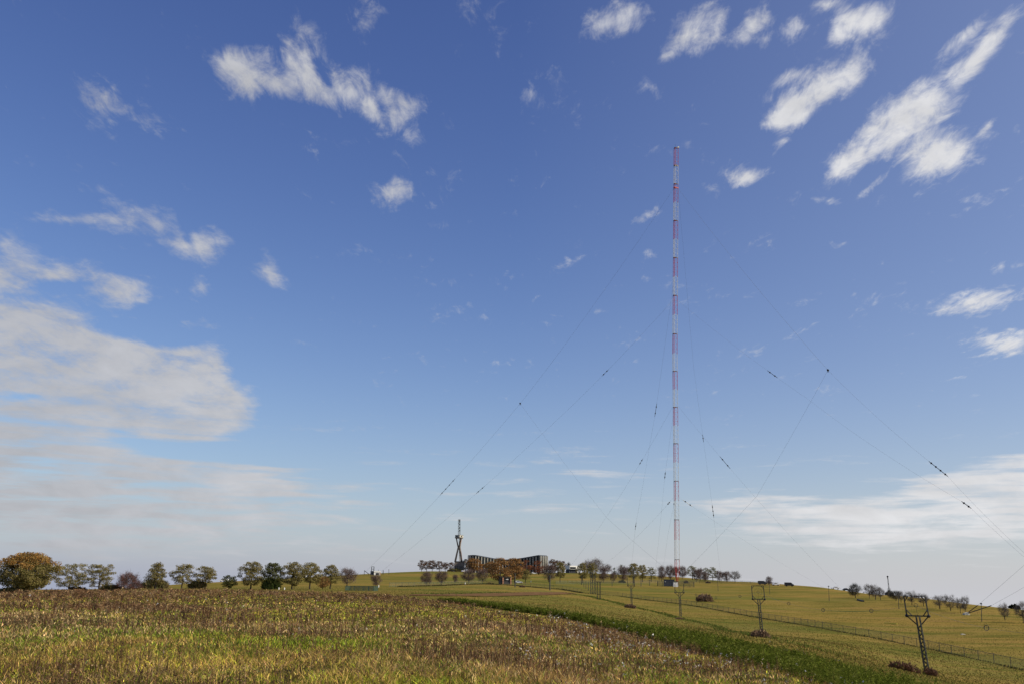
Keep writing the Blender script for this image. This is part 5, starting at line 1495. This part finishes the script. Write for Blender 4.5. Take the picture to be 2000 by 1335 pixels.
# ------------------------------------------------------------------ thin antenna, anchor, odds and ends
p, r = hit(1737, 1158, 300); q = at(1733.5, 1125, r); t = thing('antenna_pole', tuple(p), 'thin dark antenna pole on the right ridge', 'antenna'); d = q - p
s = MB()
for sx, sy in ((-1, -1), (1, -1), (0, 1)): s.bar(p + Vector((sx * .3, sy * .3, -.3)), q + Vector((sx * .12, sy * .12, 0)), .12)
for i in range(10): sg = 1 if i % 2 else -1; s.bar(p + d * (i / 10) + Vector((-sg * .25, 0, 0)), p + d * ((i + 1) / 10) + Vector((sg * .2, 0, 0)), .08)
s.build('lattice_shaft', M['steel'], t)
MB().tube([q + Vector((0, 0, -.5)), q + Vector((0, 0, .1)), q + Vector((0, 0, .5))], [.15, .5, .05], 8).build('antenna_head', M['insul'], t)
for f in (.2, .34): MB().bar(p + d * f + Vector((-.8, 0, 0)), p + d * f + Vector((1.0, 0, 0)), .2).build('crossarm', M['steel'], t)
p, r = hit(1737, 1157, 300); tag(MB().prism([p + Vector((x, -1.5, z)) for x, z in ((-1.8, -.3), (-1.8, 1.0), (-.8, 1.5), (1.0, 1.5), (1.8, .9), (1.8, -.3))], (0, 0, 0), (0, 3, 0)).build('antenna_shed', M['wood']), 'low dark shed at the foot of the thin antenna pole', 'shed')
ap, ar = hit(1888, 1200, 300); t = thing('guy_anchor', tuple(ap), 'concrete guy anchor with two thick dark rods on the right slope', 'anchor')
MB().prism([ap + Vector((x, -.7, z)) for x, z in ((-1.0, -.3), (-.8, .5), (.3, .75), (1.0, -.3))], (0, 0, 0), (0, 1.4, 0)).build('block', M['paleconcrete'], t)
e1_ = at(1909.5, 1181, ar - 2); e2_ = at(1936, 1181.5, ar - 5)
MB().bar(ap + Vector((.2, 0, .5)), e1_, .16).build('anchor_rod', M['insul'], t); MB().bar(ap + Vector((.2, 0, .4)), e2_, .2).build('anchor_rod', M['insul'], t)
for e, uv, lab in ((e1_, (2100, 1013), 'steeper guy wire rising from the anchor rods past the right edge'), (e2_, (2100, 1086), 'flatter guy wire rising from the anchor rods past the right edge')):
    tag(MB().tube(polyline((e, at(uv[0], uv[1], ar - 16)), 10, .2), .022, 4).build('anchor_wire', M['cable']), lab, 'guy wire', 'guy wires at the concrete anchor')
p, r = hit(1739.5, 1217.5, 200); k = r / F; s = MB(); a = hit(1727, 1216.3, 200)[0]; b = hit(1752, 1218.6, 200)[0]; s.tube([a + Vector((0, 0, .12)), b + Vector((0, 0, .12))], .10, 8); tag(s.build('marker_pole', M['yellow']), 'yellow pole lying in the mown grass left of the nearest pylon', 'pole')
a = hit(1675, 1171.3, 250)[0]; b = hit(1687, 1174.2, 250)[0]; tag(MB().bar(a + Vector((0, 0, .25)), b + Vector((0, 0, .2)), .5).build('old_trough', M['steel']), 'dark trough lying on the slope below the dark round topped tree', 'trough')
p, r = hit(1881, 1238.5, 180); m = MB(); m.prism([p + Vector((x, -.3, z)) for x, z in ((-.45, -.1), (-.35, .12), (.05, .2), (.4, .1), (.5, -.1))], (0, 0, 0), (0, .6, 0)); tag(m.build('pale_stone', M['paleconcrete']), 'pale stone on the slope right of the nearest pylon', 'stone')
